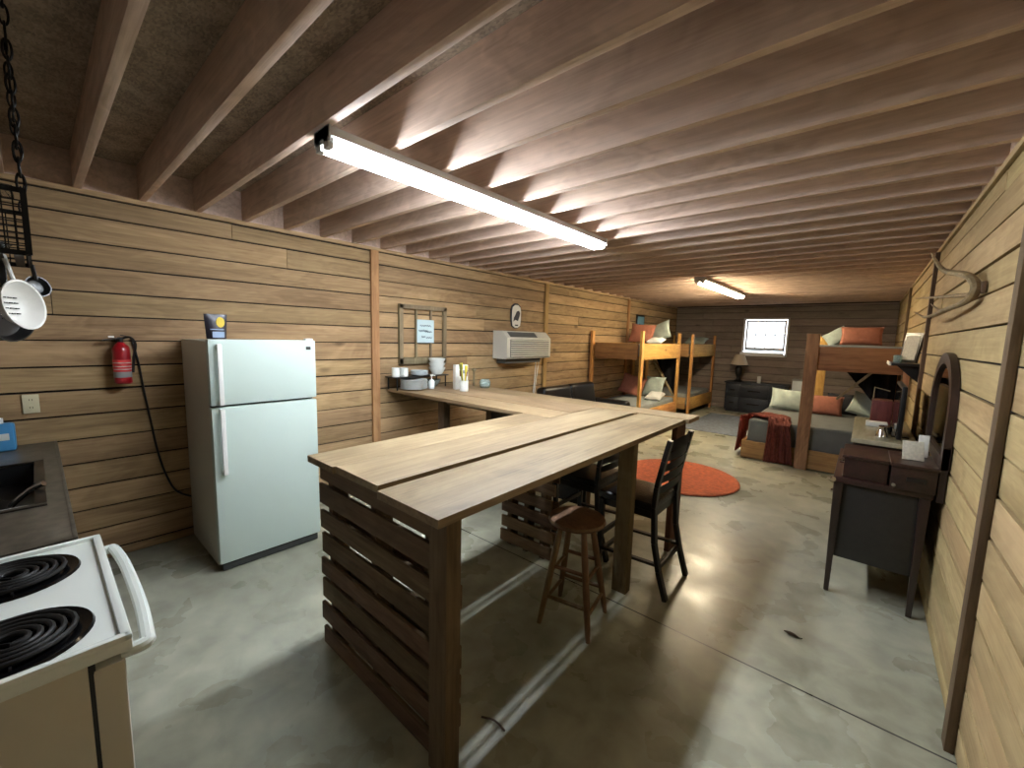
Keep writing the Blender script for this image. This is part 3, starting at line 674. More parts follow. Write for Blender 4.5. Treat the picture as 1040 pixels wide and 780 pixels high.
b = B(); b.lathe([(.0487, 1.372), (.0487, 1.455)], ec)
b.out('label', 'labelr', ex)
b = B()
for z in (1.385, 1.405, 1.43): b.lathe([(.0489, z), (.0489, z+.005)], ec)
b.out('label_lines', 'labelw', ex)
b = B(); b.cyl((ec[0], ec[1], 1.57), (ec[0], ec[1], 1.61), .014); b.beam((ec[0], ec[1]-.0, 1.605), (ec[0]+.02, ec[1]-.09, 1.59), .02, .006); b.beam((ec[0], ec[1], 1.625), (ec[0]+.0, ec[1]+.06, 1.61), .016, .006); b.out('valve', 'black', ex)
b = B(); b.tube(smooth_path([(ec[0], ec[1]+.01, 1.6), (ec[0]+.02, ec[1]+.05, 1.61), (ec[0]+.02, ec[1]+.075, 1.56), (ec[0]+.0, ec[1]+.062, 1.46), (ec[0], ec[1]+.055, 1.36)]), .008); b.out('hose', 'black', ex)
b = B(); b.box((ec[0]+.01, ec[1]-.045, 1.612), (.014, .03, .012), .003); b.out('safety_pin', 'white', ex)
b = B(); b.bb(XL+.003, ec[0]-.03, ec[1]-.015, ec[1]+.015, 1.32, 1.6); b.out('wall_bracket', 'iron', ex)
b = B(); b.tube(smooth_path([(XL+.012, .465, 1.6), (XL+.012, .49, 1.42), (XL+.012, .51, 1.2), (XL+.012, .535, .98), (XL+.012, .56, .75), (XL+.012, .60, .55), (XL+.02, .66, .40), (XL+.03, .78, .32)]), .007); tag(b.out('power_cord', 'black'), 'black cord running down the plank wall beside the fridge', 'cord')

# old sash frame with the pale sign
wfm = thing('window_frame_decor', 'weathered empty sash frame hung above the dishes', 'wall decoration', (XL+.02, 3.04, 1.33))
b = B(); f0, f1, g0, g1, xx = 2.70, 3.385, 1.335, 2.02, XL+.006
for y0, y1, z0, z1 in ((f0, f0+.05, g0, g1), (f1-.05, f1, g0, g1), (f0, f1, g0, g0+.075), (f0, f1, g1-.05, g1)): b.bb(xx, xx+.035, y0, y1, z0, z1, .004)
b.out('frame', 'frame', wfm)
for y in (f0+.235, f0+.45):
    b = B(); b.bb(xx+.006, xx+.028, y-.012, y+.012, g0+.07, g1-.045, .002); b.out('muntin', 'frame', wfm)
sg = thing('hanging_sign', 'small pale blue sign with dark script on the sash frame', 'sign', (XL+.05, 3.04, 1.62))
b = B(); b.bb(xx+.036, xx+.046, 2.93, 3.175, 1.585, 1.855, .003); b.out('board', 'signblue', sg)
b = B(); sxx = xx+.047
def script(b, y, z, wd, h, n, ph=0): b.tube([(sxx, y+wd*i/n, z-.045+h*math.sin(i*1.9+ph)*(.5+.5*math.sin(i*.7+ph)**2)) for i in range(n+1)], .0035, 5)
script(b, 2.97, 1.83, .16, .014, 16); script(b, 2.95, 1.77, .13, .016, 18, 1); script(b, 3.04, 1.76, .1, .012, 12, 2); script(b, 2.99, 1.70, .05, .013, 7, .5); script(b, 3.06, 1.69, .08, .012, 9, 3)
b.out('script', 'ink', sg)
# plaque
pl = thing('wall_plaque', 'small white plaque with a dark bird shape above the air conditioner', 'plaque', (XL+.01, 4.75, 1.84))
out = [(-.1, .02), (-.085, -.07), (-.03, -.10), (.03, -.10), (.085, -.07), (.1, .02), (.1, .14), (.085, .2), (.03, .235), (-.03, .235), (-.085, .2), (-.1, .14)]
b = B(); b.prism([(p[0]*1.18, p[1]*1.1+.0) for p in out], (1, 0, 0), .01, (XL+.003, 4.75, 1.92), (0, 1, 0)); b.out('backing', 'inkdark', pl)
b = B(); b.prism(out, (1, 0, 0), .008, (XL+.013, 4.755, 1.92), (0, 1, 0)); b.out('face', 'labelw', pl)
b = B(); b.prism([(-.075, -.02), (-.03, .005), (.03, -.01), (.06, .05), (.075, .11), (.05, .145), (.0, .13), (-.03, .08), (-.06, .04)], (1, 0, 0), .003, (XL+.021, 4.755, 1.93), (0, 1, 0)); b.prism([(-.035, -.075), (.035, -.075), (.035, -.055), (-.035, -.055)], (1, 0, 0), .003, (XL+.021, 4.755, 1.92), (0, 1, 0)); b.out('bird_motif', 'inkdark', pl)
# air conditioner
ac = thing('air_conditioner', 'grey wall air conditioner with slatted grille above the leather couch', 'air conditioner', (XL+.1, 4.9, 1.33))
ay0, ay1, az0, az1, ad = 4.27, 5.3, 1.37, 1.765, .27
b = B(); b.prism([(.003, 0), (ad-.02, 0), (ad, .02), (ad, az1-az0-.1), (ad-.1, az1-az0-.004), (ad-.12, az1-az0), (.003, az1-az0)], (0, 1, 0), ay1-ay0, (XL, ay0, az0)); b.out('body', 'acbody', ac)
b = B(); b.bb(XL+ad-.002, XL+ad+.006, ay0+.07, ay1-.05, az0+.025, az1-.12, .002); b.out('grille_recess', 'acdark', ac)
for k in range(8):
    b = B(); zq = az0+.043+k*.031; b.box((XL+ad+.008, (ay0+ay1)/2+.01, zq), (.01, ay1-ay0-.13, .019), .002, rot=(0, .35, 0)); b.out('grille_slat', 'acbody', ac)
b = B(); b.box((XL+ad-.05, ay0+.4, az1-.05), (.1, .62, .004), 0, rot=(0, math.atan2(.096, .1), 0)); b.out('outlet_vent', 'acdark', ac)
b = B(); b.box((XL+ad-.05, ay1-.17, az1-.05), (.1, .24, .008), .002, rot=(0, math.atan2(.096, .1), 0)); b.out('control_lid', 'acbody', ac)
b = B(); b.bb(XL+.005, XL+.17, ay0+.08, ay1-.12, az0-.07, az0+.002, .004); b.out('underside_sleeve', 'acdark', ac)
b = B(); b.tube(smooth_path([(XL+.05, 5.22, az0-.05), (XL+.03, 5.24, 1.1), (XL+.02, 5.22, .8), (XL+.02, 5.15, .4)]), .008); b.out('cord', 'white', ac)
b = B(); b.tube(smooth_path([(XL+.05, 5.32, az0), (XL+.03, 5.3, 1.15), (XL+.02, 5.27, .9), (XL+.02, 5.2, .4)]), .006); b.out('cord', 'white', ac)
# framed picture by the bunk
pf = thing('framed_picture', 'small dark-framed blue picture on the wall above the left bunk', 'picture', (XL, 9.2, 1.85))
b = B(); b.bb(XL+.003, XL+.022, 8.98, 9.42, 1.83, 2.26, .003); b.out('frame', 'black', pf)
b = B(); b.bb(XL+.022, XL+.025, 9.03, 9.38, 1.88, 2.22); b.out('picture', 'picblue', pf)
b = B(); b.prism([(-.17, 0), (.17, 0), (.17, .1), (.1, .16), (.02, .1), (-.05, .19), (-.1, .11), (-.17, .14)], (1, 0, 0), .002, (XL+.025, 9.2, 1.88), (0, 1, 0)); b.out('picture_trees', 'picdark', pf)

# ------------------------------------------------------------------ dishes on the wing
z = ZT
dk = thing('dish_shelf', 'dark two-tier dish rack on the bar against the wall', 'dish rack', (-3.86, 2.9, z))
b = B(); b.bb(-4.0, -3.8, 2.51, 3.25, 1.2, 1.214, .003); b.out('shelf', 'black', dk)
for y in (2.53, 3.2):
    for x in (-3.97, -3.8):
        b = B(); b.cyl((x, y, z+.002), (x, y, 1.2), .008, seg=10); b.out('leg', 'iron', dk)
def mug(c, r, h, rot, label, mat='ceramic'):
    t = thing('mug', label, 'mug', c, 'mugs on the dish rack'); 
    b = B(); b.lathe([(0, 0), (r*.9, 0), (r, .006), (r, h), (r*.92, h), (r*.9, .008), (0, .008)], c, 22); b.out('cup', mat, t)
    d = Vector((math.cos(rot), math.sin(rot), 0)); C = Vector(c)
    b = B(); b.tube([C+d*(r*.93+.03*math.sin(PI*i/8))+Vector((0, 0, h*.5+h*.32*math.cos(PI*i/8))) for i in range(9)], .005, 6); b.out('handle', mat, t)
mug((-3.85, 2.545, 1.215), .043, .1, 2.2, 'white mug at the left end of the dish rack')
mug((-3.85, 2.65, 1.215), .045, .095, -.6, 'white mug with handle turned out, second on the dish rack')
def stack(name, label, cat, c, r, n, dz, mat, deep, group=None):
    for k in range(n):
        b = B(); zz = c[2]+k*dz
        if deep: b.lathe([(0, zz), (r*.5, zz), (r*.6, zz+.004), (r*.95, zz+deep*.8), (r, zz+deep), (r*.94, zz+deep), (r*.55, zz+.012), (0, zz+.01)], (c[0]+rnd.uniform(-.002, .002), c[1], 0), 26)
        else: b.lathe([(0, zz), (r*.62, zz), (r*.7, zz+.004), (r, zz+.016), (r*.99, zz+.0185), (r*.66, zz+.008), (0, zz+.007)], (c[0]+rnd.uniform(-.003, .003), c[1]+rnd.uniform(-.003, .003), 0), 30)
        tag(b.out(name, mat), label[k] if isinstance(label, (list, tuple)) else label, cat, group)
stack('saucer', 'pale saucer in the low pile in the middle of the dish rack', 'saucer', (-3.87, 2.87, 1.215), .1, 5, .0095, 'ceramicblue', 0, 'saucers on the dish rack')
stack('bowl', ['pale bowl at the bottom of the stack at the right end of the dish rack', 'white bowl in the middle of the stack on the dish rack', 'tilted white bowl on top of the stack on the dish rack'], 'bowl', (-3.87, 3.13, 1.215), .1, 3, .052, 'ceramic', .085, 'bowls on the dish rack')
stack('dinner_plate', 'pale plate in the stack on the bar beneath the dish rack', 'plate', (-3.79, 2.74, z+.003), .15, 10, .0105, 'ceramic', 0, 'plates stacked on the bar')
stack('glass_bowl', ['clear glass bowl on the bar under the right end of the rack', 'clear glass bowl nested on top under the right end of the rack'], 'bowl', (-3.9, 3.08, z+.003), .1, 2, .012, 'clear', .07)
sb = thing('soap_dispenser', 'small pale blue soap pump bottle in front of the plates', 'bottle', (-3.72, 2.93, z))
b = B(); b.lathe([(0, 0), (.03, 0), (.034, .01), (.034, .08), (.022, .1), (.014, .105), (0, .105)], (-3.72, 2.93, z+.001)); b.out('bottle_body', 'ceramicblue', sb)
b = B(); b.cyl((-3.72, 2.93, z+.105), (-3.72, 2.93, z+.15), .006); b.cyl((-3.72, 2.93, z+.145), (-3.72, 2.93, z+.165), .016); b.beam((-3.72, 2.93, z+.158), (-3.68, 2.95, z+.152), .012, .01); b.out('pump', 'white', sb)
bx = thing('flour_bag', 'tall white box with a dark mark behind the utensil crock', 'box', (-3.5, 3.17, z))
b = B(); b.box((-3.5, 3.17, z+.14), (.07, .16, .28), .008, rot=(0, 0, -.25)); b.out('box_body', 'white', bx)
b = B(); b.box((-3.4645, 3.165, z+.2), (.002, .07, .035), 0, rot=(0, 0, -.25)); b.out('printed_mark', 'labelg', bx)
uc = thing('utensil_crock', 'white utensil crock holding yellow and brown handles on the bar', 'utensil holder', (-3.33, 3.07, z))
b = B(); b.lathe([(0, 0), (.042, 0), (.048, .008), (.048, .12), (.044, .12), (.043, .01), (0, .01)], (-3.33, 3.07, z+.001)); b.out('crock', 'ceramic', uc)
for k, (dy, dx, h, m_) in enumerate(((-.07, .02, .27, 'green'), (-.04, .0, .28, 'yellow'), (.01, .02, .25, 'yellow'), (.04, -.01, .2, 'copper'), (-.02, -.03, .2, 'copper'))):
    b = B(); b.beam((-3.33, 3.07+dy*.2, z+.02), (-3.33+dx, 3.07+dy, z+h), .014, .01, (1, 0, 0), .002); b.box((-3.33+dx, 3.07+dy, z+h), (.01, .035, .07), .004, rot=(-dy*3, 0, 0)); tag(b.out('kitchen_utensil', m_), ['olive-handled utensil leaning left in the white crock', 'yellow utensil leaning left in the white crock', 'yellow utensil standing upright in the white crock', 'brown utensil at the right of the white crock', 'brown utensil low in the white crock'][k], 'utensil', 'utensils in the crock')
jr = thing('glass_jar', 'pale greenish glass jar on the bar right of the utensil crock', 'jar', (-3.4, 3.47, z))
b = B(); b.lathe([(0, 0), (.05, 0), (.065, .02), (.068, .07), (.05, .1), (.046, .1), (.06, .07), (.056, .022), (0, .01)], (-3.4, 3.47, z+.001)); b.out('jar_body', 'clear', jr)
b = B(); b.lathe([(0, .015), (.052, .024), (.056, .055), (0, .06)], (-3.4, 3.47, z+.001)); b.out('contents', 'ceramic', jr)
b = B(); b.lathe([(0, 0), (.014, 0), (.014, .03), (.018, .04), (.012, .05), (.012, .17), (.03, .2), (.012, .22), (0, .22)], (-3.62, 3.5, z+.001)); tag(b.out('candlestick', 'frame'), 'thin pale candlestick at the far end of the bar clutter', 'candlestick')

# ------------------------------------------------------------------ leather couch
cs = thing('leather_couch', 'black leather couch behind the bar under the air conditioner', 'couch', (-3.55, 5.87, 0))
b = B(); b.box((-3.5, 5.87, .24), (.86, 1.6, .3), .05, seg=3); b.out('base', 'leather', cs)
for k in range(2):
    y = 5.48+k*.78
    b = B(); b.box((-3.42, y, .45), (.68, 0.76, .17), .06, seg=4); b.out('seat_cushion', 'leather', cs)
    b = B(); b.box((-3.77, y, .7), (.2, .77, .42), .085, rot=(0, math.radians(-10), 0), seg=5); b.out('back_cushion', 'leather', cs)
b = B(); b.box((-3.9, 5.87, .45), (.16, 1.6, .68), .06, seg=4); b.out('back', 'leather', cs)
for y in (5.02, 6.72):
    b = B(); b.box((-3.5, y, .35), (.88, .2, .52), .07, seg=4); b.out('arm', 'leather', cs)
for x in (-3.86, -3.14):
    for y in (5.05, 6.69): b = B(); b.cyl((x, y, 0), (x, y, .1), .025); b.out('foot', 'black', cs)

# ------------------------------------------------------------------ bunk beds on the left
def bunk(name, label, x0, x1, y0, y1, zp=1.84, grp='pine bunk beds along the left wall'):
    t = thing(name, label, 'bunk bed', ((x0+x1)/2, (y0+y1)/2, 0), grp); pw = .088
    for x in (x0, x1-pw):
        for y in (y0, y1-pw):
            b = B(); xa = x if x == x0 else x1-.045; b.bb(xa, xa+.045, y, y+pw, 0, zp, .004); b.out('post', 'bunk', t)
    for z0, z1, nm in ((1.33, 1.62, 'upper_rail'), (.13, .4, 'lower_rail')):
        b = B(); b.bb(x1-.04, x1-.002, y0+pw-.002, y1-pw+.002, z0, z1, .004); b.out(nm, 'bunky', t)
        b = B(); b.bb(x0+.0, x0+.035, y0+pw, y1-pw, z0, z1, .004); b.out(nm, 'bunky', t)
        b = B(); b.bb(x0+pw, x1-pw, y0+.02, y0+.06, z0, z1, .004); b.out(nm, 'bunkx_shaded', t)
        b = B(); b.bb(x0+pw, x1-pw, y1-.06, y1-.02, z0, z1, .004); b.out(nm, 'bunkx_shaded', t)
        b = B(); b.bb(x0+.04, x1-.03, y0+.06, y1-.06, z0+.03, z0+.055); b.out('platform', 'bunkx_shaded', t)
    return t
bkA = bunk('bunk_bed', 'near pine bunk bed on the left with its brightly lit corner post', -4.0, -2.97, 6.93, 8.9)
bkB = bunk('bunk_bed', 'far pine bunk bed in the back left corner', -4.0, -2.94, 9.58, 11.42)
for y0, lb in ((8.0, bkA),):
    b = B(); b.beam((-3.56, 8.84, 1.34), (-3.04, 8.84, .52), .03, .05, (0, 1, 0), .003); b.out('diagonal_brace', 'frame', lb)
def mat_(name, label, x0, x1, y0, y1, z0, z1, mat='greyfab', grp='bunk mattresses'):
    b = B(); b.box(((x0+x1)/2, (y0+y1)/2, (z0+z1)/2), (x1-x0, y1-y0, z1-z0), .05, seg=4); return tag(b.out(name, mat), label, 'mattress', grp)
for nm, lab_, y0, y1 in (('A', 'near left bunk', 7.0, 8.83), ('B', 'far left bunk', 9.65, 11.35)):
    mat_('mattress', 'grey-covered mattress on the upper deck of the '+lab_, -3.955, -3.02, y0, y1, 1.387, 1.6)
    mat_('mattress', 'grey-covered mattress on the lower deck of the '+lab_, -3.955, -3.02, y0, y1, .187, .49)
def cushion(label, mat, c, wd, ht, th, rot, grp=None):
    b = B(); b.pillow(c, wd, ht, th, rot); return tag(b.out('pillow', mat), label, 'pillow', grp)
R = math.radians
cushion('rust orange pillow on the upper deck of the near left bunk', 'orange', (-3.57, 8.28, 1.82), .5, .42, .16, (R(-22), R(4), R(8)))
cushion('sage pillow leaning on the upper deck of the near left bunk', 'sage', (-3.28, 8.5, 1.86), .46, .42, .14, (R(-24), R(-22), R(-6)))
cushion('white pillow lying on the upper deck of the near left bunk', 'whitefab', (-3.2, 8.12, 1.675), .3, .36, .12, (R(-80), 0, R(6)))
cushion('rust orange pillow on the lower deck of the near left bunk', 'orange', (-3.68, 8.2, .74), .5, .44, .16, (R(-24), R(12), R(8)))
cushion('sage pillow on the lower deck of the near left bunk', 'sage', (-3.32, 8.45, .725), .44, .44, .14, (R(-24), 0, R(-6)))
cushion('white pillow lying on the lower deck of the near left bunk', 'whitefab', (-3.16, 8.14, .565), .32, .4, .13, (R(-78), 0, R(6)))
cushion('pale pillow on the upper deck of the far left bunk', 'sage', (-3.3, 11.0, 1.70), .5, .4, .13, (R(-70), 0, 0))
def dark_cloth(name, label, p, n, u, wv, parent=None):
    pass
# dark hangings under the upper decks
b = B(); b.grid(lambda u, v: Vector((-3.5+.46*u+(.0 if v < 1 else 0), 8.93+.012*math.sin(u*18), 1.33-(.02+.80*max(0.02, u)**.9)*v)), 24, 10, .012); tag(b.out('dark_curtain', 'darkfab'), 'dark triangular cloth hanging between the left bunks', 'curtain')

# ------------------------------------------------------------------ right bunk: twin above a wide bed
rb = thing('bunk_bed', 'right-hand bunk bed with a twin deck above a wide lower bed', 'bunk bed', (-.4, 7.7, 0))
for x, y in ((-.61, 6.645), (.27, 6.645), (-.63, 8.66), (.27, 8.66)):
    b = B(); xa = x if x < 0 else .35; b.bb(xa, xa+(.14 if x < 0 else .06), y, y+.042, 0, 1.82 if x < 0 else 1.66, .004); b.out('post', 'bunkr_shaded' if y < 7 else 'bunk', rb)
for z0, z1 in ((1.345, 1.655),):
    b = B(); b.bb(-.6, .405, 6.688, 6.728, z0, z1, .004); b.out('upper_rail', 'bunkx_shaded', rb)
    b = B(); b.bb(-.6, .405, 8.61, 8.655, z0, z1, .004); b.out('upper_rail', 'bunkx_shaded', rb)
    for x in (-.6, .37): b = B(); b.bb(x, x+.04, 6.7, 8.66, z0, z1, .004); b.out('upper_rail', 'bunky', rb)
    b = B(); b.bb(-.56, .37, 6.73, 8.61, z0+.05, z0+.08); b.out('platform', 'bunkx_shaded', rb)
for x0, x1, y0, y1, m_ in ((-1.27, .27, 6.69, 6.73, 'bunkx_shaded'), (-1.27, -1.23, 6.73, 8.6, 'bunky'), (.36, .4, 6.73, 8.6, 'bunky')):
    b = B(); b.bb(x0, x1, y0, y1, .015, .265, .004); b.out('lower_rail', m_, rb)
b = B(); b.bb(-1.27, .27, 8.6, 8.66, .06, .5, .004); b.bb(-1.22, .36, 6.74, 8.6, .16, .19); b.out('headboard', 'bunkx_shaded', rb)
for x in (-1.18, .3):
    for y in (6.8, 8.5): b = B(); b.bb(x-.04, x+.04, y-.04, y+.04, 0, .16); b.out('foot', 'bunk', rb)
b = B(); b.beam((.08, 6.78, 1.36), (-.24, 6.78, .98), .03, .035, (0, 1, 0), .003); lab(b.out('diagonal_brace', 'frame', rb), 'pale diagonal strut')
mat_('mattress', 'charcoal mattress on the wide lower bed of the right bunk', -1.215, .35, 6.745, 8.59, .192, .585, 'mattress')
mat_('mattress', 'grey-covered mattress on the upper deck of the right bunk', -.555, .365, 6.74, 8.6, 1.427, 1.68, 'greyfab')
cushion('rust orange pillow on the upper deck of the right bunk', 'orange', (-.08, 8.12, 1.825), .5, .28, .16, (R(-14), 0, 0))
cushion('sage pillow leaning beside the orange one on the upper right bunk', 'sage', (-.38, 8.34, 1.81), .32, .25, .12, (R(-24), R(-34), 0))
cushion('sage pillow at the left head corner of the right lower bed', 'sage', (-.9, 8.1, .76), .52, .36, .2, (R(-24), R(3), R(4)))
cushion('rust orange pillow in the middle of the right lower bed', 'orange', (-.44, 8.08, .735), .5, .32, .17, (R(-22), 0, 0))
cushion('dark pillow behind the orange one on the right lower bed', 'darkfab', (-.22, 8.40, .74), .4, .34, .16, (R(-20), 0, 0))
cushion('grey-green pillow slumped at the wall side of the right lower bed', 'sage', (.1, 8.14, .775), .46, .36, .16, (R(-24), R(14), R(-8)))
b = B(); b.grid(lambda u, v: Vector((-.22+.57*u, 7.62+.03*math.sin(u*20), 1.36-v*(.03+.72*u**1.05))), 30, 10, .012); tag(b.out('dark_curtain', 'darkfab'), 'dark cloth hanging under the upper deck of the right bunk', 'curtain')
# rust throw across the near corner of the lower bed
tp = smooth_path([(-1.36, 7.0, .05), (-1.3, 6.98, .3), (-1.24, 6.97, .56), (-1.13, 6.98, .625), (-1.0, 6.96, .615), (-.88, 6.88, .625), (-.83, 6.74, .61), (-.81, 6.655, .52), (-.8, 6.63, .3), (-.79, 6.615, .04)], 6)
def throw(u, v):
    i = u*(len(tp)-1); k = min(int(i), len(tp)-2); p = tp[k].lerp(tp[k+1], i-k)
    ang = u*1.25; across = Vector((math.sin(ang)*1.0, math.cos(ang), 0))
    side = (v-.5)*(.5+.08*math.sin(u*6))
    fold = .022*math.sin(v*26+u*5)+.012*math.sin(v*47+2)
    down = Vector((0, 0, 1)) if .3 < u < .66 else (Vector((-1, 0, 0)) if u < .3 else Vector((0, -1, 0)))
    q = p+across*side*(.75 if u > .62 else .7)+down*abs(fold)
    if .2 < u < .68: q.z = max(q.z, .594+abs(fold)*.8)
    if u > .72: q.y = min(q.y, 6.628-abs(fold)); 
    if u < .12: q.x = min(q.x, -1.29-abs(fold))
    q.z = max(q.z, .02); return q
b = B(); b.grid(throw, 60, 44, .01); tag(b.out('throw_blanket', 'throw', sharp=80), 'rust red throw draped over the corner of the right lower bed', 'blanket')

# ------------------------------------------------------------------ rugs
b = B(); b.lathe([(0, .002), (.66, .002), (.672, .012), (.66, .024), (.5, .027), (0, .027)], (-1.63, 5.15, 0), 64); tag(b.out('round_rug', 'rug'), 'round orange shag rug on the concrete floor behind the island', 'rug')
b = B(); b.box((-2.13, 9.25, .007), (1.05, 2.25, .012), .004); tag(b.out('area_rug', 'greyrug'), 'grey rectangular rug between the bunks near the window', 'rug')

# ------------------------------------------------------------------ console under the window
cn = thing('console_dresser', 'dark navy dresser under the window at the far wall', 'dresser', (-1.9, 11.3, 0))
b = B(); b.bb(-2.55, -1.3, 11.05, 11.5, .06, .7, .006); b.out('carcass', 'navy', cn)
b = B(); b.bb(-2.58, -1.27, 11.03, 11.53, .7, .735, .006); b.out('top', 'navy', cn)
b = B(); b.bb(-2.52, -1.33, 11.09, 11.48, 0, .06); b.out('plinth', 'navy', cn)
for zz in (.08, .39):
    for x0, x1 in ((-2.53, -2.24), (-2.22, -1.63), (-1.61, -1.32)):
        b = B(); b.bb(x0, x1, 11.03, 11.055, zz, zz+.29, .006); d = b.out('drawer', 'navy', cn)
        b = B(); xm = (x0+x1)/2; h = .13 if x1-x0 > .4 else .05; b.box((xm, 11.022, zz+.15), (h*2, .014, .03), .004); b.out('handle', 'iron', d)
tl = thing('table_lamp', 'dark-based table lamp with pale shade on the navy dresser', 'lamp', (-2.33, 11.25, .736))
b = B(); b.lathe([(0, 0), (.09, 0), (.1, .02), (.05, .05), (.035, .1), (.075, .2), (.09, .3), (.06, .37), (.02, .4), (.014, .48), (0, .48)], (-2.33, 11.25, .736)); b.out('base', 'black', tl)
b = B(); b.lathe([(.2, .40), (.1, .66), (.095, .66), (.195, .40)], (-2.33, 11.25, .736)); b.out('lamp_shade', 'shade', tl)
b = B(); b.lathe([(.205, .385), (.208, .41), (.2, .41), (.198, .385)], (-2.33, 11.25, .736)); b.out('shade_trim', 'black', tl)
b = B(); b.lathe([(0, 0), (.04, 0), (.042, .15), (.036, .16), (0, .155)], (-1.87, 11.2, .736)); tag(b.out('candle', 'whitefab'), 'short pale pillar candle on the navy dresser', 'candle')
bk = thing('storage_bin', 'small silvery bin standing at the right end of the navy dresser', 'bin', (-1.05, 11.25, 0))
b = B(); b.bb(-1.2, -.92, 11.08, 11.45, 0, .86, .01); b.out('bin_body', 'ceramicblue', bk)
b = B(); b.bb(-1.21, -.91, 11.07, 11.46, .86, .885, .005); b.out('lid', 'labelg', bk)

# ------------------------------------------------------------------ vanity with mirror at the right wall
vn = thing('vanity_dresser', 'dark mahogany vanity with tall mirror against the right wall', 'vanity', (.16, 3.9, 0))
vx0, vx1, vy0, vy1 = -.09, .385, 3.42, 4.42
b = B(); b.bb(vx0, vx1, vy0, vy1, .775, .815, .008); b.out('top', 'vanity', vn)
b = B(); b.bb(vx0+.03, vx1-.03, vy0+.03, vy1-.03, .26, .775, .004); b.out('carcass', 'vanpanel', vn)
for x in (vx0+.03, vx1-.035):
    for y in (vy0+.03, vy1-.03):
        b = B(); b.box((x, y, .39), (.05, .05, .77), .004, taper=.55); b.out('leg', 'vanityz', vn)
for k in range(3):
    y0_ = vy0+.07+k*.29; b = B(); b.bb(vx0+.012, vx0+.034, y0_, y0_+.275, .55, .76, .004); d = b.out('drawer', 'vanity', vn)
    b = B(); b.cyl((vx0+.012, y0_+.14, .655), (vx0-.012, y0_+.14, .655), .013); b.out('knob', 'chrome', d)
b = B(); b.bb(vx0+.045, .175, vy0+.02, vy0+.42, .815, .945, .005); b.bb(vx0+.035, .18, vy0+.01, vy0+.43, .945, .965, .005); d = b.out('step_drawer', 'vanity', vn)
b = B(); b.cyl((vx0+.045, vy0+.2, .88), (vx0+.02, vy0+.2, .88), .012); b.out('knob', 'chrome', d)
b = B(); b.bb(.185, .385, vy0-.03, vy0+.36, .815, .955, .005); b.bb(.178, .39, vy0-.04, vy0+.37, .955, .975, .005); d = b.out('step_drawer', 'vanity', vn)
b = B(); b.box((.3, vy0-.032, .885), (.09, .006, .03), .002); b.out('pull', 'black', d)
b = B(); b.cyl((vx0-.004, vy0-.002, .795), (vx0+.004, vy0-.012, .795), .016); b.cyl((.2, vy0-.03, .84), (.2, vy0-.045, .84), .011); b.out('corner_mount', 'chrome', vn)
# mirror: arched dark frame around a glass, leaning just off the wall
def arch(r_in):
    o = []; w2, h = .46-r_in, .68-r_in
    for i in range(13): a = PI*i/12; o.append((w2*math.cos(a), .34+(h-.34)*math.sin(a)))
    return [(w2, r_in)]+o+[(-w2, r_in)]
b = B(); A, Bn = arch(0), arch(.07); n = len(A); t = bmesh.new()
my = 3.86
for dpt in (0, 1):
    pass
def ring(b, A, Bn, x0, x1, y, z):
    t = bmesh.new(); vs = [[t.verts.new((x, y+p[0], z+p[1])) for p in pp] for x in (x0, x1) for pp in (A, Bn)]
    n = len(A)
    for i in range(n):
        j = (i+1) % n
        for q in ((vs[0][i], vs[0][j], vs[1][j], vs[1][i]), (vs[2][i], vs[3][i], vs[3][j], vs[2][j]), (vs[0][i], vs[2][i], vs[2][j], vs[0][j]), (vs[1][i], vs[1][j], vs[3][j], vs[3][i])): t.faces.new(q)
    bmesh.ops.recalc_face_normals(t, faces=t.faces); b._new(t)
b = B(); ring(b, A, Bn, .39, .425, my, .97); b.bb(.392, .422, my-.46, my-.40, .775, 1.1); b.bb(.392, .422, my+.40, my+.46, .775, 1.1); mf = b.out('mirror_frame', 'vanityz', vn)
b = B(); b.prism(arch(.065), (1, 0, 0), .01, (.405, my, .97), (0, 1, 0), (0, 0, 1)); b.out('mirror_glass', 'mirror', mf)
b = B(); b.box((.28, 3.56, 1.034), (.1, .012, .12), .003, rot=(R(-20), 0, R(10))); tag(b.out('greeting_card', 'paper'), 'pale card propped on the near end of the vanity', 'card')
b = B(); b.box((.335, 3.70, 1.046), (.05, .012, .14), .003, rot=(R(-6), 0, R(8))); tag(b.out('small_photo', 'labelw'), 'small white card standing against the vanity mirror', 'card')
# sideboard behind it
sd = thing('sideboard', 'tan-topped sideboard behind the vanity along the right wall', 'sideboard', (.18, 5.2, 0))
b = B(); b.bb(-.03, .385, 4.5, 5.9, .86, .9, .006); b.out('top', 'tan', sd)
b = B(); b.bb(0, .37, 4.53, 5.87, .1, .86, .004); b.out('carcass', 'vanity', sd)
for k in range(3):
    y0_ = 4.55+k*.44; b = B(); b.bb(-.018, .002, y0_, y0_+.42, .5, .84, .004); d = b.out('drawer', 'vanity', sd)
    b = B(); b.cyl((-.018, y0_+.21, .67), (-.04, y0_+.21, .67), .014); b.out('knob', 'chrome', d)
for x in (.03, .34):
    for y in (4.58, 5.82): b = B(); b.bb(x-.025, x+.025, y-.025, y+.025, 0, .1); b.out('foot', 'vanityz', sd)
tv = thing('television', 'black flat television seen edge-on on the sideboard', 'television', (.27, 4.95, .9))
b = B(); b.box((.265, 4.95, 1.14), (.035, .78, .44), .012, rot=(0, 0, 0)); tb = b.out('housing', 'black', tv)
b = B(); b.box((.246, 4.95, 1.145), (.003, .74, .39), 0); b.out('screen', 'screen', tv)
b = B(); b.box((.265, 4.95, .907), (.16, .3, .012), .004); b.cyl((.27, 4.95, .91), (.27, 4.95, .96), .02); b.out('stand', 'black', tv)
b = B(); b.box((.14, 5.35, .922), (.16, .12, .042), .006); tag(b.out('white_box', 'labelw'), 'small cream box lying on the tan sideboard top', 'box')
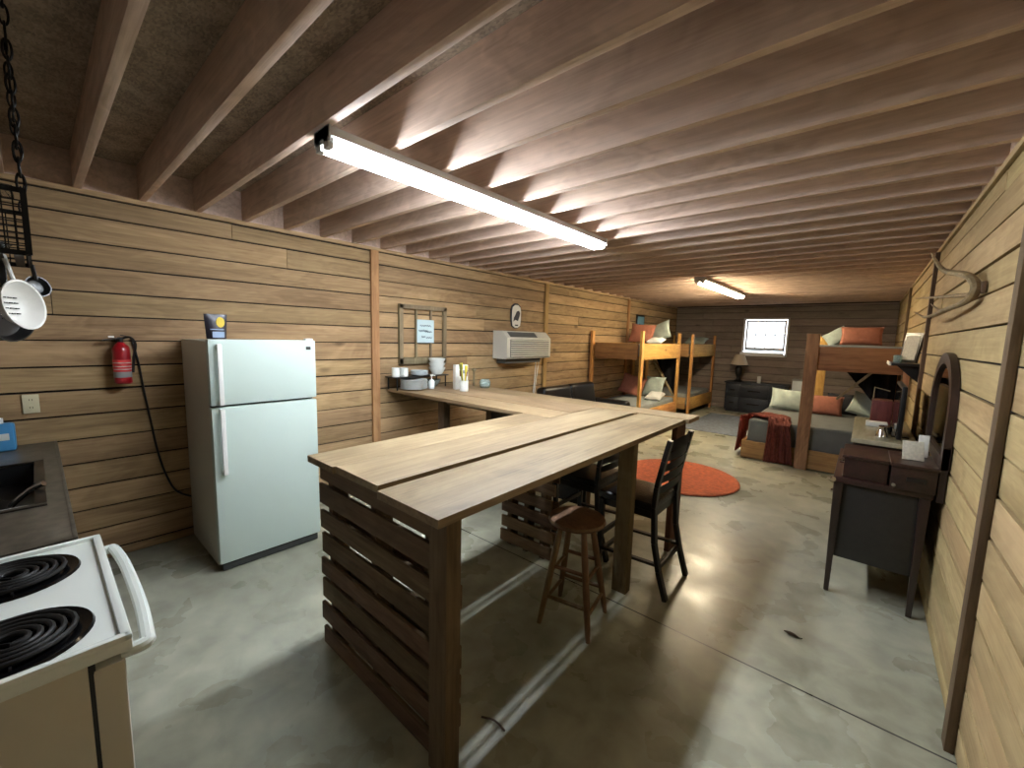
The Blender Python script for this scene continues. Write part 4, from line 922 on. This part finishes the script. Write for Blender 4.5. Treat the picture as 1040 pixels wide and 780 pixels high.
b = B(); b.lathe([(0, 0), (.035, 0), (.04, .01), (.045, .1), (.04, .1), (.036, .012), (0, .01)], (.185, 4.72, .901)); tag(b.out('drinking_glass', 'chrome'), 'shiny tumbler on the sideboard in front of the television', 'tumbler')
b = B(); b.lathe([(0, 0), (.03, 0), (.04, .03), (.03, .07), (.015, .1), (.02, .11), (0, .11)], (.16, 4.58, .901)); tag(b.out('small_vase', 'chrome'), 'small shiny vase at the near end of the sideboard', 'vase')
b = B(); b.box((.17, 5.62, 1.02), (.16, .22, .235), .006); tag(b.out('wooden_box', 'redbox'), 'reddish brown wooden box on the far end of the sideboard', 'box')
rd = thing('picture_easel', 'thin pale wire stand on the reddish box', 'stand', (.17, 5.62, 1.138))
b = B(); b.tube([(.1, 5.62, 1.139), (.1, 5.62, 1.26), (.22, 5.62, 1.23)], .006); b.out('wire', 'frame', rd)

# ------------------------------------------------------------------ right wall: shelf, frame, antler
sh = thing('wall_shelf', 'small dark wall shelf with a pale front edge on the right wall', 'shelf', (.3, 5.9, 1.47))
b = B(); b.bb(.2, XR, 5.6, 6.3, 1.49, 1.515, .003); b.out('shelf_board', 'blackwood', sh)
b = B(); b.bb(.185, .2, 5.6, 6.3, 1.49, 1.522, .003); b.out('front_edge', 'labelw', sh)
for y in (5.7, 6.2):
    b = B(); b.prism([(0, 0), (-.18, 0), (-.02, -.16), (0, -.16)], (0, 1, 0), .02, (XR, y, 1.49)); b.out('bracket', 'blackwood', sh)
fp = thing('leaning_frame', 'dark picture frame leaning on the wall shelf', 'picture frame', (.36, 5.75, 1.516))
b = B(); b.box((.34, 5.72, 1.672), (.02, .24, .3), .003, rot=(0, R(8), R(28))); b.out('frame', 'blackwood', fp)
b = B(); b.box((.3297, 5.7149, 1.6705), (.003, .19, .24), 0, rot=(0, R(8), R(28))); b.out('picture', 'paper', fp)
for k, (x, y) in enumerate(((.25, 5.75), (.25, 5.9), (.27, 6.05))):
    b = B(); b.lathe([(0, 0), (.028, 0), (.032, .008), (.032, .075), (.028, .075), (.027, .01), (0, .01)], (x, y, 1.516), 16); tag(b.out('shot_glass', 'clear'), ['nearest', 'middle', 'farthest'][k]+' of three small glasses on the wall shelf', 'glass', 'glasses on the wall shelf')
an = thing('deer_antlers', 'pair of grey-brown deer antlers mounted high on the right wall', 'antlers', (XR-.03, 3.2, 1.95))
b = B(); b.box((XR-.012, 3.17, 1.99), (.02, .05, .06), .006); b.out('mount', 'batten_dark', an)
def tine(pts, r0, r1):
    p = smooth_path(pts, 6); n = len(p); b = B(); b.tube(p, r0, 9, radii=[r0+(r1-r0)*i/(n-1) for i in range(n)]); return b
m1 = tine([(.26, 3.852, 2.29), (.29, 3.671, 2.18), (.32, 3.587, 2.131), (.36, 3.276, 2.071), (.385, 3.223, 2.037), (.395, 3.17, 1.99), (.385, 3.2, 1.945), (.37, 3.386, 1.924), (.345, 3.704, 1.915), (.31, 4.365, 1.905), (.28, 4.925, 1.976)], .008, .008)
m1.bm.free()
def beam_(pts, rr):
    p = smooth_path(pts, 6); n = len(p); b = B(); rad = []
    for i in range(n):
        t = i/(n-1)*(len(rr)-1); k = min(int(t), len(rr)-2); rad.append(rr[k]+(rr[k+1]-rr[k])*(t-k))
    b.tube(p, .01, 9, radii=rad); return b
m1 = beam_([(.26, 3.852, 2.29), (.29, 3.671, 2.18), (.32, 3.587, 2.131), (.36, 3.276, 2.071), (.385, 3.223, 2.037), (.395, 3.17, 1.99), (.385, 3.2, 1.945), (.37, 3.386, 1.924), (.345, 3.704, 1.915), (.31, 4.365, 1.905), (.28, 4.925, 1.976)], [.004, .012, .015, .018, .021, .023, .02, .016, .013, .01, .004]).out('antler', 'antler', an)
beam_([(.385, 3.22, 1.96), (.34, 3.515, 1.98), (.31, 3.896, 2.009), (.27, 4.842, 2.085)], [.014, .011, .009, .004]).out('tine', 'antler', m1)
beam_([(.34, 3.75, 1.915), (.33, 3.9, 1.93), (.3, 4.0, 1.975)], [.01, .007, .003]).out('tine', 'antler', m1)

# ------------------------------------------------------------------ litter on the floor
b = B(); b.grid(lambda u, v: Vector((-.17+.09*(u-.5), 2.76+.045*(v-.5)*math.sin(PI*u), .004+.006*math.sin(3*u+2*v))), 6, 4, .002); tag(b.out('dry_leaf', 'cork'), 'dry brown leaf on the open concrete floor', 'leaf')
b = B(); b.tube(smooth_path([(-1.14, 1.18, .005), (-1.08, 1.2, .012), (-1.02, 1.2, .006)]), .004, 6); tag(b.out('twig', 'cork'), 'small dark twig on the floor under the island', 'twig')
